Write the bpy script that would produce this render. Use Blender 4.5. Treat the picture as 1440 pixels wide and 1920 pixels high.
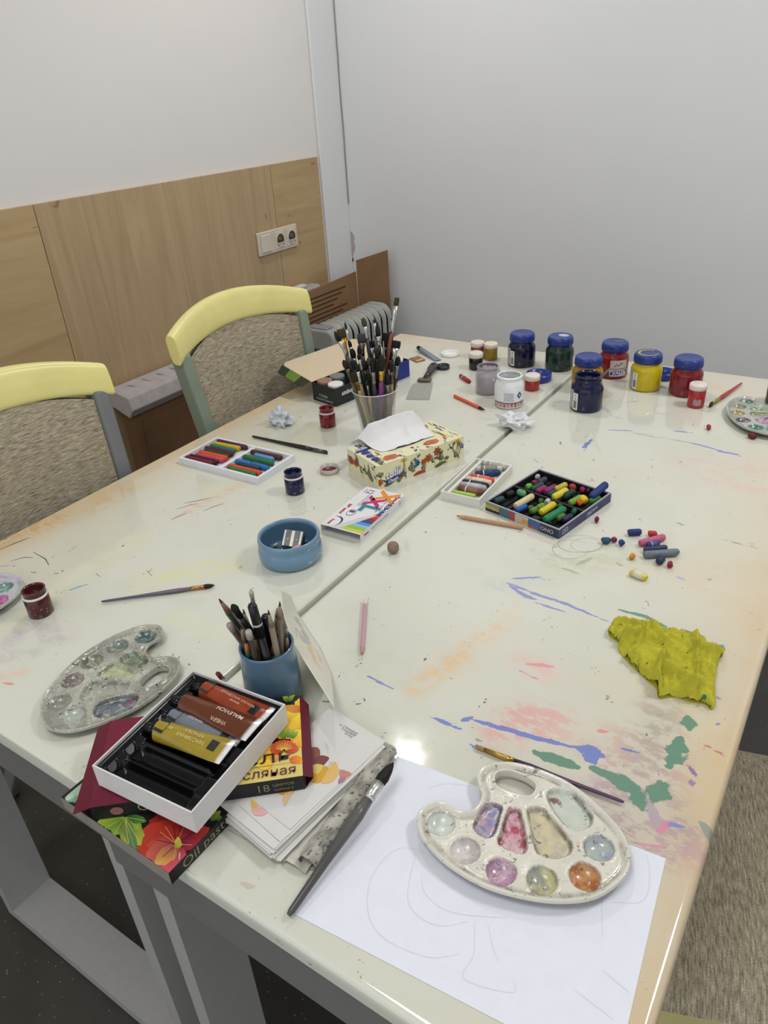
import bpy, math, random
import numpy as np
from mathutils import Vector, Matrix, noise, geometry
random.seed(7)
for o in list(bpy.data.objects): bpy.data.objects.remove(o)
SC = bpy.context.scene
COL = SC.collection
# ---------------- camera, world, lights, exposure ----------------
CR = Matrix(((0.83840, -0.23046, 0.49394), (0.54217, 0.44565, -0.71235), (-0.05596, 0.86503, 0.49859)))
CO = Vector((0, 0, 1.42))
FP = 1381.0
cd = bpy.data.cameras.new('camera'); cam = bpy.data.objects.new('camera', cd); COL.objects.link(cam)
cd.sensor_fit = 'VERTICAL'; cd.sensor_height = 36; cd.lens = FP/1920*36; cd.clip_start = .02; cd.clip_end = 50
cam.matrix_world = Matrix.Translation(CO) @ CR.to_quaternion().to_matrix().to_4x4()
SC.camera = cam
w = bpy.data.worlds.new('world'); SC.world = w; w.use_nodes = True
w.node_tree.nodes['Background'].inputs[0].default_value = (.94, .97, 1, 1)
w.node_tree.nodes['Background'].inputs[1].default_value = 0.95
def lamp(name, loc, power, rad, col, target=None):
    l = bpy.data.lights.new(name, 'AREA'); l.shape = 'DISK'; l.size = rad*2; l.energy = power; l.color = col
    o = bpy.data.objects.new(name, l); COL.objects.link(o); o.location = loc
    d = Vector(target)-Vector(loc) if target else Vector((0, 0, -1))
    o.rotation_euler = d.to_track_quat('-Z', 'Y').to_euler()
    return o
lamp('lamp_and_fill', (-1.34, 1.98, 2.78), 9, .028, (1, .98, .95))
lamp('lamp_and_fill', (.8, 1.75, 2.78), 22, .25, (1, .985, .965))  # unseen soft fill, added to brighten the back wall
lamp('lamp_and_fill', (-.5, -.2, 2.78), 13, .4, (1, .985, .965))  # unseen broad fill, added for diffuse light clear of the tabletop reflections
SC.view_settings.view_transform = 'Standard'; SC.view_settings.look = 'None'
SC.view_settings.gamma = 1; SC.view_settings.use_curve_mapping = False
SC.view_settings.exposure = 0.22

# ---------------- helpers ----------------
def lin(h):
    if isinstance(h, str):
        h = h.lstrip('#'); h = tuple(int(h[i:i+2], 16) for i in (0, 2, 4))
    return tuple((v/255/12.92) if v/255 <= .04045 else ((v/255+.055)/1.055)**2.4 for v in h)
def ray(px, py):
    return CR @ Vector((px-720, -(py-960), -FP))
TZ = .75
def T(px, py, z=TZ):                       # point of the place at height z seen at that spot of the photo
    d = ray(px, py); return CO + d*((z-CO.z)/d.z)
def TP(px, py, ref, off=0):                # point on the upright plane through ref that faces the camera
    n = Vector((ref[0], ref[1], 0)).normalized(); d = ray(px, py)
    return CO + d*((Vector((ref[0], ref[1], 0)).dot(n)+off)/d.dot(n))
def away(p, r):                            # move a point r further from the camera, level
    n = Vector((p[0], p[1], 0)).normalized(); return Vector((p[0]+n.x*r, p[1]+n.y*r, p[2]))
def crop(x0, y0, s): return lambda x, y: (x0+x/s, y0+y/s)
def fb(x, y, z=0, o=4):
    return noise.fractal(Vector((x, y, z)), 1.0, 2.0, o)
class M:                                   # collects faces of one mesh: several materials, a colour per face corner
    def __init__(s): s.v = []; s.f = []; s.c = []; s.m = []; s.sm = []; s.mats = []
    def mi(s, mat):
        if mat not in s.mats: s.mats.append(mat)
        return s.mats.index(mat)
    def add(s, vs, fs, mat, col, smooth=False, X=None):
        b = len(s.v); k = s.mi(mat)
        s.v += [tuple(X @ Vector(v)) if X else tuple(v) for v in vs]
        percol = isinstance(col, list)
        for f in fs:
            s.f.append([b+i for i in f]); s.m.append(k); s.sm.append(smooth)
            s.c.append([col[i] for i in f] if percol else [col]*len(f))
        return s
    def box(s, lo, hi, mat, col, X=None, bev=0):
        x0, y0, z0 = lo; x1, y1, z1 = hi
        if not bev:
            vs = [(x0,y0,z0),(x1,y0,z0),(x1,y1,z0),(x0,y1,z0),(x0,y0,z1),(x1,y0,z1),(x1,y1,z1),(x0,y1,z1)]
            return s.add(vs, [(0,3,2,1),(4,5,6,7),(0,1,5,4),(1,2,6,5),(2,3,7,6),(3,0,4,7)], mat, col, False, X)
        b = bev; ring = []
        for (ox, z) in ((b, z0), (0, z0+b), (0, z1-b), (b, z1)):
            e = b if ox == 0 else b
            ring.append([(x0+ox+ (b if ox==0 else b*.6),y0+ox,z),(x1-ox-(b if ox==0 else b*.6),y0+ox,z),(x1-ox,y0+ox+(b if ox==0 else b*.6),z),(x1-ox,y1-ox-(b if ox==0 else b*.6),z),
                         (x1-ox-(b if ox==0 else b*.6),y1-ox,z),(x0+ox+(b if ox==0 else b*.6),y1-ox,z),(x0+ox,y1-ox-(b if ox==0 else b*.6),z),(x0+ox,y0+ox+(b if ox==0 else b*.6),z)])
        vs = [p for r in ring for p in r]; fs = [tuple(range(7,-1,-1)), tuple(range(24,32))]
        for k in range(3):
            for i in range(8): j = (i+1) % 8; fs.append((k*8+i, k*8+j, k*8+8+j, k*8+8+i))
        return s.add(vs, fs, mat, col, False, X)
    def prism(s, poly, z0, z1, mat, col, X=None, topcol=None):
        n = len(poly); a = sum(poly[i][0]*poly[(i+1)%n][1]-poly[(i+1)%n][0]*poly[i][1] for i in range(n))
        if a < 0: poly = poly[::-1]
        vs = [(p[0],p[1],z0) for p in poly]+[(p[0],p[1],z1) for p in poly]
        s.add(vs, [tuple(range(n-1,-1,-1))]+[(i,(i+1)%n,n+(i+1)%n,n+i) for i in range(n)], mat, col, False, X)
        return s.add([(p[0],p[1],z1) for p in poly], [tuple(range(n))], mat, topcol or col, False, X)
    def flat(s, poly, z, mat, col, X=None):
        n = len(poly); a = sum(poly[i][0]*poly[(i+1)%n][1]-poly[(i+1)%n][0]*poly[i][1] for i in range(n))
        if a < 0: poly = poly[::-1]
        return s.add([(p[0],p[1],z) for p in poly], [tuple(range(n))], mat, col, False, X)
    def lathe(s, prof, mat, col, n=32, X=None, closed=False, ctr=(0,0)):
        # prof: list of (r, z) or (r, z, colour)
        vs = []; cs = []
        for p in prof:
            for i in range(n):
                a = 2*math.pi*i/n; vs.append((ctr[0]+p[0]*math.cos(a), ctr[1]+p[0]*math.sin(a), p[1])); cs.append(p[2] if len(p) > 2 else col)
        fs = []
        for k in range(len(prof)-1):
            for i in range(n):
                j = (i+1) % n; fs.append((k*n+i, k*n+j, (k+1)*n+j, (k+1)*n+i))
        if prof[0][0] > 1e-6 and not closed: fs.append(tuple(range(n-1,-1,-1)))
        if prof[-1][0] > 1e-6 and not closed: fs.append(tuple((len(prof)-1)*n+i for i in range(n)))
        return s.add(vs, fs, mat, cs, True, X)
    def tube(s, pts, rads, mat, col, n=10, cols=None, flat=1.0, X=None, cap=True, up=None):
        pts = [Vector(p) for p in pts]; vs = []; cs = []
        u = None
        for k, p in enumerate(pts):
            d = (pts[min(k+1,len(pts)-1)]-pts[max(k-1,0)]).normalized()
            ref = up or (Vector((0,0,1)) if abs(d.z) < .9 else Vector((1,0,0)))
            if u is None: u = d.cross(ref).normalized()
            else: u = (u-d*u.dot(d)).normalized()
            v = d.cross(u)
            r = rads[k] if isinstance(rads, (list,tuple)) else rads
            fl = flat[k] if isinstance(flat, (list,tuple)) else flat
            for i in range(n):
                a = 2*math.pi*i/n; vs.append(p+u*(r*math.cos(a))+v*(r*fl*math.sin(a))); cs.append(cols[k] if cols else col)
        fs = []
        for k in range(len(pts)-1):
            for i in range(n):
                j = (i+1) % n; fs.append((k*n+i, k*n+j, (k+1)*n+j, (k+1)*n+i))
        if cap: fs.append(tuple(range(n-1,-1,-1))); fs.append(tuple((len(pts)-1)*n+i for i in range(n)))
        return s.add(vs, fs, mat, cs, n > 6, X)
    def ribbon(s, pts, wd, mat, col, z=0):
        pts = [Vector((p[0],p[1])) for p in pts]; vs = []
        for k, p in enumerate(pts):
            d = (pts[min(k+1,len(pts)-1)]-pts[max(k-1,0)]).normalized(); n = Vector((-d.y, d.x))
            t = k/max(1,len(pts)-1); ww = wd*(.35+.65*math.sin(math.pi*min(1,max(0,t*.9+.05))))/2
            vs += [(p.x+n.x*ww,p.y+n.y*ww,z),(p.x-n.x*ww,p.y-n.y*ww,z)]
        return s.add(vs, [(2*k,2*k+1,2*k+3,2*k+2) for k in range(len(pts)-1)], mat, col)
    def text(s, body, size, fn, mat, col, align='CENTER', bold=0, sx=1, shear=0):
        cu = bpy.data.curves.new('t','FONT'); cu.body = body; cu.size = size; cu.align_x = align; cu.align_y = 'CENTER'
        cu.offset = bold; cu.resolution_u = 2; cu.shear = shear
        o = bpy.data.objects.new('t', cu); COL.objects.link(o)
        me = bpy.data.meshes.new_from_object(o.evaluated_get(bpy.context.evaluated_depsgraph_get()))
        bpy.data.objects.remove(o); bpy.data.curves.remove(cu)
        F = fn if callable(fn) else (lambda x, y: fn @ Vector((x, y, 0)))
        s.add([F(v.co.x*sx, v.co.y) for v in me.vertices], [tuple(p.vertices) for p in me.polygons], mat, col)
        bpy.data.meshes.remove(me); return s
    def grid(s, fn, nu, nv, mat, col=None, colfn=None, smooth=True, thick=0):
        vs = [fn(i/nu, j/nv) for j in range(nv+1) for i in range(nu+1)]
        cs = [colfn(i/nu, j/nv) for j in range(nv+1) for i in range(nu+1)] if colfn else [col]*len(vs)
        fs = [(j*(nu+1)+i, j*(nu+1)+i+1, (j+1)*(nu+1)+i+1, (j+1)*(nu+1)+i) for j in range(nv) for i in range(nu)]
        return s.add(vs, fs, mat, cs, smooth)
    def mesh(s, name):
        me = bpy.data.meshes.new(name); me.from_pydata(s.v, [], s.f)
        for m in s.mats: me.materials.append(m)
        me.polygons.foreach_set('material_index', s.m); me.polygons.foreach_set('use_smooth', s.sm)
        ca = me.color_attributes.new('Col', 'FLOAT_COLOR', 'CORNER')
        flat = []
        for c in s.c:
            for q in c: flat += [q[0], q[1], q[2], 1]
        ca.data.foreach_set('color', flat)
        me.validate(); me.update(); return me
    def obj(s, name, parent=None, loc=None, rz=0, mod=None):
        o = bpy.data.objects.new(name, s.mesh(name)); COL.objects.link(o)
        if parent: o.parent = parent
        if loc is not None: o.location = loc
        if rz: o.rotation_euler = (0, 0, rz)
        if mod:
            for (k, a) in mod:
                md = o.modifiers.new(k.lower(), k)
                for q, v in a.items(): setattr(md, q, v)
        return o
USED = {}
def tag(o, label, cat, group=None, kind=None):
    o['label'] = label; o['category'] = cat
    if label in USED: print('DUPLABEL', label)
    USED[label] = 1
    if group: o['group'] = group
    if kind: o['kind'] = kind
    return o
def thing(name, label, cat, loc=(0,0,0), rz=0, group=None, q=None):
    o = bpy.data.objects.new(name, None); COL.objects.link(o); o.empty_display_size = .02
    o.location = loc
    if q is not None: o.rotation_mode = 'QUATERNION'; o.rotation_quaternion = q
    else: o.rotation_euler = (0, 0, rz)
    return tag(o, label, cat, group)
def struct(o): o['kind'] = 'structure'; return o
def rectfit(c, z):                         # photo corners of a box top, in order round it -> centre, angle, size
    p = [T(x, y, z) for x, y in c]
    if len(p) == 3: p.append(p[0]+p[2]-p[1])
    ctr = sum(p, Vector())/4
    u = (p[1]-p[0])+(p[2]-p[3]); v = (p[2]-p[1])+(p[3]-p[0])
    au = math.atan2(u.y, u.x); av = math.atan2(v.y, v.x)-math.pi/2
    while av-au > math.pi/2: av -= math.pi
    while av-au < -math.pi/2: av += math.pi
    a = (au+av)/2
    return ctr, a, u.length/2, v.length/2
# ---------------- materials ----------------
def mat(name, rough=.5, spec=.5, metal=0, var=.06, vscale=60, bump=0, bscale=200, coat=0, sss=0, fac2=None, trans=0, alpha=1, ior=1.45):
    m = bpy.data.materials.new(name); m.use_nodes = True; nt = m.node_tree; N = nt.nodes; L = nt.links
    b = N['Principled BSDF']; a = N.new('ShaderNodeVertexColor'); a.layer_name = 'Col'
    tc = N.new('ShaderNodeTexCoord'); n = N.new('ShaderNodeTexNoise'); n.inputs['Scale'].default_value = vscale; n.inputs['Detail'].default_value = 3
    L.new(tc.outputs['Object'], n.inputs['Vector'])
    mr = N.new('ShaderNodeMapRange'); mr.inputs[1].default_value = .3; mr.inputs[2].default_value = .7; mr.inputs[3].default_value = 1-var; mr.inputs[4].default_value = 1+var
    L.new(n.outputs['Fac'], mr.inputs[0])
    mx = N.new('ShaderNodeVectorMath'); mx.operation = 'SCALE'; L.new(a.outputs['Color'], mx.inputs[0]); L.new(mr.outputs[0], mx.inputs['Scale'])
    L.new(mx.outputs[0], b.inputs['Base Color'])
    b.inputs['Roughness'].default_value = rough; b.inputs['Metallic'].default_value = metal; b.inputs['Specular IOR Level'].default_value = spec
    b.inputs['IOR'].default_value = ior; b.inputs['Transmission Weight'].default_value = trans; b.inputs['Alpha'].default_value = alpha
    if coat: b.inputs['Coat Weight'].default_value = coat; b.inputs['Coat Roughness'].default_value = .06
    if bump:
        n2 = N.new('ShaderNodeTexNoise'); n2.inputs['Scale'].default_value = bscale; n2.inputs['Detail'].default_value = 4
        L.new(tc.outputs['Object'], n2.inputs['Vector']); bp = N.new('ShaderNodeBump'); bp.inputs['Strength'].default_value = bump; bp.inputs['Distance'].default_value = .002
        L.new(n2.outputs['Fac'], bp.inputs['Height']); L.new(bp.outputs[0], b.inputs['Normal'])
    return m
PAPER = mat('printed_card', .45, .4, var=.03)
SHEET = mat('white_paper', .75, .2, var=.015, bump=.05, bscale=90)
PLAST = mat('plastic', .28, .5, var=.03)
GLOSS = mat('glossy_paint', .12, .55, var=.08, vscale=45)
DARKP = mat('black_plastic', .22, .3, var=.05)
WAX = mat('wax_pastel', .5, .35, var=.14, vscale=160, bump=.25, bscale=300)
METAL = mat('brushed_metal', .3, .5, metal=.9, var=.12, vscale=90)
WOOD = mat('pencil_wood', .5, .4, var=.12, vscale=200)
BRIS = mat('bristle', .65, .3, var=.3, vscale=420)
CERAM = mat('painted_ceramic', .25, .5, var=.07, vscale=25, coat=.2)
LACQ = mat('lacquered_wood', .3, .5, var=.05, vscale=12)
STEEL = mat('powder_coated_steel', .38, .5, var=.03)
CLOTH = mat('microfibre', .95, .1, var=.13, vscale=70, bump=.5, bscale=500)
TISS = mat('tissue', .9, .15, var=.02, bump=.12, bscale=260)
CARD = mat('corrugated_cardboard', .85, .2, var=.06, vscale=18)
CLEAR = mat('clear_plastic', .08, .5, var=0, alpha=.17)
FILM = mat('crinkled_film', .2, .5, var=.25, vscale=60, bump=.7, bscale=60, alpha=.8)
GLASS = mat('milky_jar_glass', .07, .5, var=.05, alpha=.35)
FOAM = mat('foam', .9, .2, var=.08, vscale=30, bump=.3, bscale=80)

def nodes(name):
    m = bpy.data.materials.new(name); m.use_nodes = True; nt = m.node_tree; return m, nt.nodes, nt.links, nt.nodes['Principled BSDF']
def ramp(N, L, src, stops):
    r = N.new('ShaderNodeValToRGB'); L.new(src, r.inputs[0]); e = r.color_ramp.elements
    while len(e) < len(stops): e.new(.5)
    for k, (p, c) in enumerate(stops): e[k].position = p; e[k].color = (*c, 1)
    return r.outputs[0]
def noi(N, L, vec, sc, det=4, rough=.55, dist=0):
    n = N.new('ShaderNodeTexNoise'); n.inputs['Scale'].default_value = sc; n.inputs['Detail'].default_value = det; n.inputs['Roughness'].default_value = rough; n.inputs['Distortion'].default_value = dist
    if vec: L.new(vec, n.inputs['Vector'])
    return n.outputs['Fac']
def mapping(N, L, vec, sc=(1,1,1), rot=(0,0,0), loc=(0,0,0)):
    m = N.new('ShaderNodeMapping'); L.new(vec, m.inputs[0]); m.inputs['Scale'].default_value = sc; m.inputs['Rotation'].default_value = rot; m.inputs['Location'].default_value = loc; return m.outputs[0]
def mixc(N, L, f, a, b, mode='MIX'):
    m = N.new('ShaderNodeMix'); m.data_type = 'RGBA'; m.blend_type = mode
    for s, v in ((0, f), (6, a), (7, b)):
        if hasattr(v, 'links') or hasattr(v, 'is_linked'): L.new(v, m.inputs[s])
        else: m.inputs[s].default_value = v if s == 0 else (*v, 1)
    return m.outputs[2]
def mth(N, L, op, a, b=None, c=None, clamp=False):
    m = N.new('ShaderNodeMath'); m.operation = op; m.use_clamp = clamp
    for k, v in enumerate((a, b, c)):
        if v is None: continue
        if hasattr(v, 'is_linked'): L.new(v, m.inputs[k])
        else: m.inputs[k].default_value = v
    return m.outputs[0]
def sstep(N, L, v, a, b):
    m = N.new('ShaderNodeMapRange'); m.interpolation_type = 'SMOOTHSTEP'; L.new(v, m.inputs[0]); m.inputs[1].default_value = a; m.inputs[2].default_value = b; return m.outputs[0]

def wall_mat(name, base):
    m, N, L, b = nodes(name); tc = N.new('ShaderNodeTexCoord').outputs['Object']
    n1 = noi(N, L, tc, 1.5, 3); n2 = noi(N, L, tc, 35, 5)
    c = ramp(N, L, n1, [(.3, tuple(v*.965 for v in base)), (.7, base)])
    sp = sstep(N, L, noi(N, L, tc, 26, 2), .79, .82)
    c = mixc(N, L, mth(N, L, 'MULTIPLY', sp, .35), c, tuple(v*.5 for v in base))
    L.new(c, b.inputs['Base Color']); b.inputs['Roughness'].default_value = .6; b.inputs['Specular IOR Level'].default_value = .3
    bp = N.new('ShaderNodeBump'); bp.inputs['Strength'].default_value = .12; bp.inputs['Distance'].default_value = .004; L.new(n2, bp.inputs['Height']); L.new(bp.outputs[0], b.inputs['Normal'])
    return m
def ply_mat(name, rot, tint):
    m, N, L, b = nodes(name); tc = N.new('ShaderNodeTexCoord').outputs['Object']
    v = mapping(N, L, tc, (1, 1, 1), rot)
    g = noi(N, L, mapping(N, L, v, (14, 14, 1.1)), 1.3, 5, .6, 1.2)
    g2 = noi(N, L, mapping(N, L, v, (80, 80, 4)), 1.5, 4)
    c = ramp(N, L, g, [(.3, lin(tint[0])), (.5, lin(tint[1])), (.72, lin(tint[2]))])
    c = mixc(N, L, mth(N, L, 'MULTIPLY', sstep(N, L, g2, .55, .75), .25), c, lin('9a7a55'))
    k = noi(N, L, mapping(N, L, v, (9, 9, 3.2)), 2.2, 3, .5, .6)
    c = mixc(N, L, mth(N, L, 'MULTIPLY', sstep(N, L, k, .715, .75), .55), c, lin('6a4c30'))
    L.new(c, b.inputs['Base Color']); b.inputs['Roughness'].default_value = .5; return m
def floor_mat():
    m, N, L, b = nodes('speckled_vinyl'); tc = N.new('ShaderNodeTexCoord').outputs['Object']
    vo = N.new('ShaderNodeTexVoronoi'); vo.inputs['Scale'].default_value = 110; L.new(tc, vo.inputs['Vector'])
    sp = mth(N, L, 'SUBTRACT', 1, sstep(N, L, vo.outputs['Distance'], .1, .2)); pick = sstep(N, L, noi(N, L, tc, 60, 1), .56, .62)
    c = ramp(N, L, noi(N, L, tc, 9, 6), [(.3, lin('34332e')), (.7, lin('403e38'))])
    c = mixc(N, L, mth(N, L, 'MULTIPLY', sp, pick), c, lin('8a8678'))
    L.new(c, b.inputs['Base Color']); b.inputs['Roughness'].default_value = .55; return m
def fabric_mat(sc=(90, 55, 430), nm='striped_upholstery'):
    m, N, L, b = nodes(nm); tc = N.new('ShaderNodeTexCoord').outputs['Object']
    g = noi(N, L, mapping(N, L, tc, sc), 1, 3, .6)
    g2 = noi(N, L, mapping(N, L, tc, (500, 500, 900)), 1, 2)
    c = ramp(N, L, g, [(.28, lin('6a6352')), (.44, lin('9a907c')), (.6, lin('b4aa94')), (.75, lin('cdc3ac'))])
    c = mixc(N, L, mth(N, L, 'MULTIPLY', sstep(N, L, g2, .45, .65), .4), c, lin('5c5545'))
    L.new(c, b.inputs['Base Color']); b.inputs['Roughness'].default_value = .95; b.inputs['Specular IOR Level'].default_value = .1
    bp = N.new('ShaderNodeBump'); bp.inputs['Strength'].default_value = .6; bp.inputs['Distance'].default_value = .002; L.new(g, bp.inputs['Height']); L.new(bp.outputs[0], b.inputs['Normal']); return m
def table_mat():
    m, N, L, b = nodes('worn_white_laminate'); tc = N.new('ShaderNodeTexCoord').outputs['Object']
    hd = N.new('ShaderNodeVertexColor'); hd.layer_name = 'Paint'; sf = N.new('ShaderNodeVertexColor'); sf.layer_name = 'Stain'
    c = ramp(N, L, noi(N, L, tc, 3.2, 5, .6), [(.3, lin('c9cabc')), (.5, lin('d0d1c5')), (.72, lin('cecdbc'))])
    # blotchy washed-in colour
    c = mixc(N, L, mth(N, L, 'MULTIPLY', sstep(N, L, noi(N, L, mapping(N, L, tc, loc=(3,1,0)), 7, 5, .7), .56, .78), .25), c, lin('b9bda4'))
    c = mixc(N, L, mth(N, L, 'MULTIPLY', sstep(N, L, noi(N, L, mapping(N, L, tc, loc=(7,5,0)), 5, 5, .7), .6, .8), .3), c, lin('c9a9a0'))
    nz = noi(N, L, mapping(N, L, tc, (1, 1.7, 1), (0, 0, .5)), 34, 7, .72)
    f = mth(N, L, 'MULTIPLY', sf.outputs['Alpha'], mth(N, L, 'MULTIPLY_ADD', sstep(N, L, nz, .46, .56), .72, .22), clamp=True)
    ed = N.new('ShaderNodeVertexColor'); ed.layer_name = 'Edge'
    c = mixc(N, L, mth(N, L, 'MULTIPLY', ed.outputs['Alpha'], mth(N, L, 'MULTIPLY_ADD', noi(N, L, tc, 8, 5, .6), 1.3, .25), clamp=True), c, ed.outputs['Color'])
    c = mixc(N, L, f, c, sf.outputs['Color'])
    # hard-edged paint
    n3 = noi(N, L, mapping(N, L, tc, (1, 1.6, 1), (0, 0, .5)), 75, 5, .6)
    h = mth(N, L, 'ADD', hd.outputs['Alpha'], mth(N, L, 'MULTIPLY_ADD', n3, 1.1, -.58))
    c = mixc(N, L, mth(N, L, 'MULTIPLY', sstep(N, L, h, .30, .40), .92), c, hd.outputs['Color'])
    # flecks and scuffs
    def flecks(sc, lo, hi, colr, st, loc):
        nonlocal c
        v = mapping(N, L, tc, (1, 1, 1), (0, 0, .3*loc), (loc, loc*2, 0))
        dis = N.new('ShaderNodeVectorMath'); dis.operation = 'ADD'; nn = N.new('ShaderNodeTexNoise'); nn.inputs['Scale'].default_value = sc*2.2; L.new(v, nn.inputs['Vector'])
        sca = N.new('ShaderNodeVectorMath'); sca.operation = 'SCALE'; L.new(nn.outputs['Color'], sca.inputs[0]); sca.inputs['Scale'].default_value = 1.4/sc
        L.new(mapping(N, L, v, (1, .55, 1)), dis.inputs[0]); L.new(sca.outputs[0], dis.inputs[1])
        vo = N.new('ShaderNodeTexVoronoi'); vo.inputs['Scale'].default_value = sc; L.new(dis.outputs[0], vo.inputs['Vector'])
        k = mth(N, L, 'SUBTRACT', 1, sstep(N, L, vo.outputs['Distance'], lo, hi))
        sep = N.new('ShaderNodeSeparateColor'); L.new(vo.outputs['Color'], sep.inputs[0]); k = mth(N, L, 'MULTIPLY', k, sstep(N, L, sep.outputs[0], .5, .52))
        k = mth(N, L, 'MULTIPLY', k, sstep(N, L, noi(N, L, mapping(N, L, tc, loc=(loc, 0, 0)), 6, 3), .44, .58))
        c = mixc(N, L, mth(N, L, 'MULTIPLY', k, st), c, colr)
    flecks(38, .07, .12, lin('45403a'), .85, 1.0)
    flecks(70, .05, .10, lin('6f6a60'), .7, 2.3)
    flecks(24, .05, .09, lin('7a8373'), .6, 4.1); flecks(30, .05, .10, lin('6b5a50'), .7, 7.7)
    L.new(c, b.inputs['Base Color'])
    r = ramp(N, L, noi(N, L, tc, 18, 4), [(.35, (.04,)*3), (.7, (.085,)*3)])
    L.new(r, b.inputs['Roughness']); b.inputs['Specular IOR Level'].default_value = .85
    bp = N.new('ShaderNodeBump'); bp.inputs['Strength'].default_value = .035; bp.inputs['Distance'].default_value = .002; L.new(noi(N, L, tc, 14, 3), bp.inputs['Height']); L.new(bp.outputs[0], b.inputs['Normal'])
    return m
def palette_mat():
    m, N, L, b = nodes('paint_crusted_plastic'); tc = N.new('ShaderNodeTexCoord').outputs['Object']
    a = N.new('ShaderNodeVertexColor'); a.layer_name = 'Col'
    n1 = noi(N, L, tc, 60, 5, .7, 1.5); n2 = noi(N, L, mapping(N, L, tc, loc=(2,3,1)), 95, 5, .75, .8)
    c = mixc(N, L, mth(N, L, 'MULTIPLY', sstep(N, L, n1, .52, .6), .36), a.outputs['Color'], lin('cfd0c2'))
    c = mixc(N, L, mth(N, L, 'MULTIPLY', sstep(N, L, n2, .60, .64), a.outputs['Alpha']), c, lin('3c3a36'))
    n3 = noi(N, L, mapping(N, L, tc, loc=(5,1,1)), 60, 4, .7, .8)
    c = mixc(N, L, mth(N, L, 'MULTIPLY', sstep(N, L, n3, .635, .665), .75), c, lin('84454f'))
    L.new(c, b.inputs['Base Color']); b.inputs['Roughness'].default_value = .16; b.inputs['Coat Weight'].default_value = .3
    bp = N.new('ShaderNodeBump'); bp.inputs['Strength'].default_value = .25; bp.inputs['Distance'].default_value = .002; L.new(n1, bp.inputs['Height']); L.new(bp.outputs[0], b.inputs['Normal'])
    return m
WALL = wall_mat('painted_wall', lin('dedfdf')); WALL2 = wall_mat('painted_wall_warm', lin('e2dedb'))
PLY = ply_mat('birch_plywood', (0,0,0), ('a68e6a', 'b29873', 'baa27e'))
PLYH = ply_mat('birch_plywood_cross_grain', (math.pi/2,0,0), ('a98e64', 'b59a70', 'bca37b'))
FLOOR = floor_mat(); FABRIC = fabric_mat(); SEATF = fabric_mat((420, 60, 60), 'seat_upholstery'); TABLE = table_mat(); PALMAT = palette_mat()
W = (.8,.8,.8)
WHITE = lin('dcdcd8'); BLACK = lin('141416')
# ---------------- the room ----------------
WX, WY, CH = -2.0, 2.75, 2.8
def slab(name, lo, hi, m, kind=True):
    k = M(); k.box(lo, hi, m, W); o = k.obj(name)
    if kind: struct(o)
    return o
slab('floor', (WX-.1, -1.6, -.05), (2.2, WY+.1, 0), FLOOR)
slab('ceiling', (WX-.1, -1.6, CH), (2.2, WY+.1, CH+.05), WALL)
slab('wall_left', (WX-.1, -1.6, 0), (WX, WY+.1, CH), WALL2)
slab('wall_back', (WX, WY, 0), (2.2, WY+.1, CH), WALL)
slab('wall_right', (2.2, -1.6, 0), (2.3, WY+.1, CH), WALL)
# corner casing beside the plywood
k = M(); k.box((WX, 2.585, 0), (WX+.012, WY, CH), WALL, W, bev=.003); struct(k.obj('trim_5'))
k = M()                                   # crack of the corner
pts = []
for i in range(40):
    z = CH-1.0*0-(CH-1.0)*i/39; pts.append((WX+.016+.004*fb(z*3, 1), WY-.003, z))
k.tube(pts, .0017, CARD, lin('8d8982'), 5)
k.tube([(p[0]-.02-.004*fb(p[2]*2, 5), p[1]-.001, p[2]) for p in pts[:14]], .0009, CARD, lin('a9a59e'), 5)
struct(k.obj('trim_6'))
k = M()                                   # chipped plaster above the cardboard
for (px, py, r) in ((657,446,.022),(660,462,.018),(658,475,.014),(655,486,.008),(661,487,.007)):
    d = ray(px, py); p = CO+d*((WY-CO.y)/d.y)
    pl = [(r*(1+.35*fb(i, px))*math.cos(i*.6), 1.3*r*(1+.35*fb(i, py))*math.sin(i*.6)) for i in range(10)]
    k.add([(p.x+a, WY-.0015-.0003*r/.01, p.z+b) for a, b in pl], [tuple(range(10))], CARD, lin('b9aba2') if r > .01 else lin('4c4640'))
struct(k.obj('trim_7'))
# plywood sheets on the left wall
def plyboard(n, y0, y1, m):
    k = M(); k.box((WX, y0+.0012, 0), (WX+.012, y1-.0012, 1.197), m, W, bev=.0006); struct(k.obj('trim_%d' % n))
plyboard(1, -1.0, .04, PLYH); plyboard(2, .04, 1.285, PLYH); plyboard(3, 1.285, 2.275, PLY); plyboard(4, 2.275, 2.565, PLYH)

# socket strip
so = thing('wall_socket', 'cream strip of one light switch and two power sockets on the plywood', 'socket', (WX+.012, 2.262, .936), math.pi/2)
CRM = lin('cfc6b4')
# local x runs along the wall (world +y), local -y faces the room
k = M(); k.box((-.115, -.011, -.042), (.115, 0, .042), LACQ, CRM, bev=.003); k.obj('frame', so)
k = M(); k.box((-.103, -.016, -.031), (-.045, -.01, .031), LACQ, lin('d2cabb'), bev=.002); k.obj('rocker_switch', so)
for cx in (.008, .077):
    k = M(); X = Matrix.Translation((cx, -.011, 0)) @ Matrix.Rotation(math.pi/2, 4, 'X')
    k.box((cx-.031, -.0135, -.031), (cx+.031, -.010, .031), LACQ, CRM, bev=.001)
    k.lathe([(.027, .0026), (.0265, .004), (.021, .004), (.0205, .0027)], LACQ, CRM, 28, X)
    k.lathe([(.0205, .0028), (.0001, .0029)], LACQ, lin('4a443b'), 28, X)
    k.box((cx-.016, -.0150, -.019), (cx+.016, -.0139, -.009), LACQ, lin('b5ad9c')); k.lathe([(.003, .004), (.0001, .0042)], LACQ, lin('8d8576'), 10, X)
    k.obj('socket_outlet', so)

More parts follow.
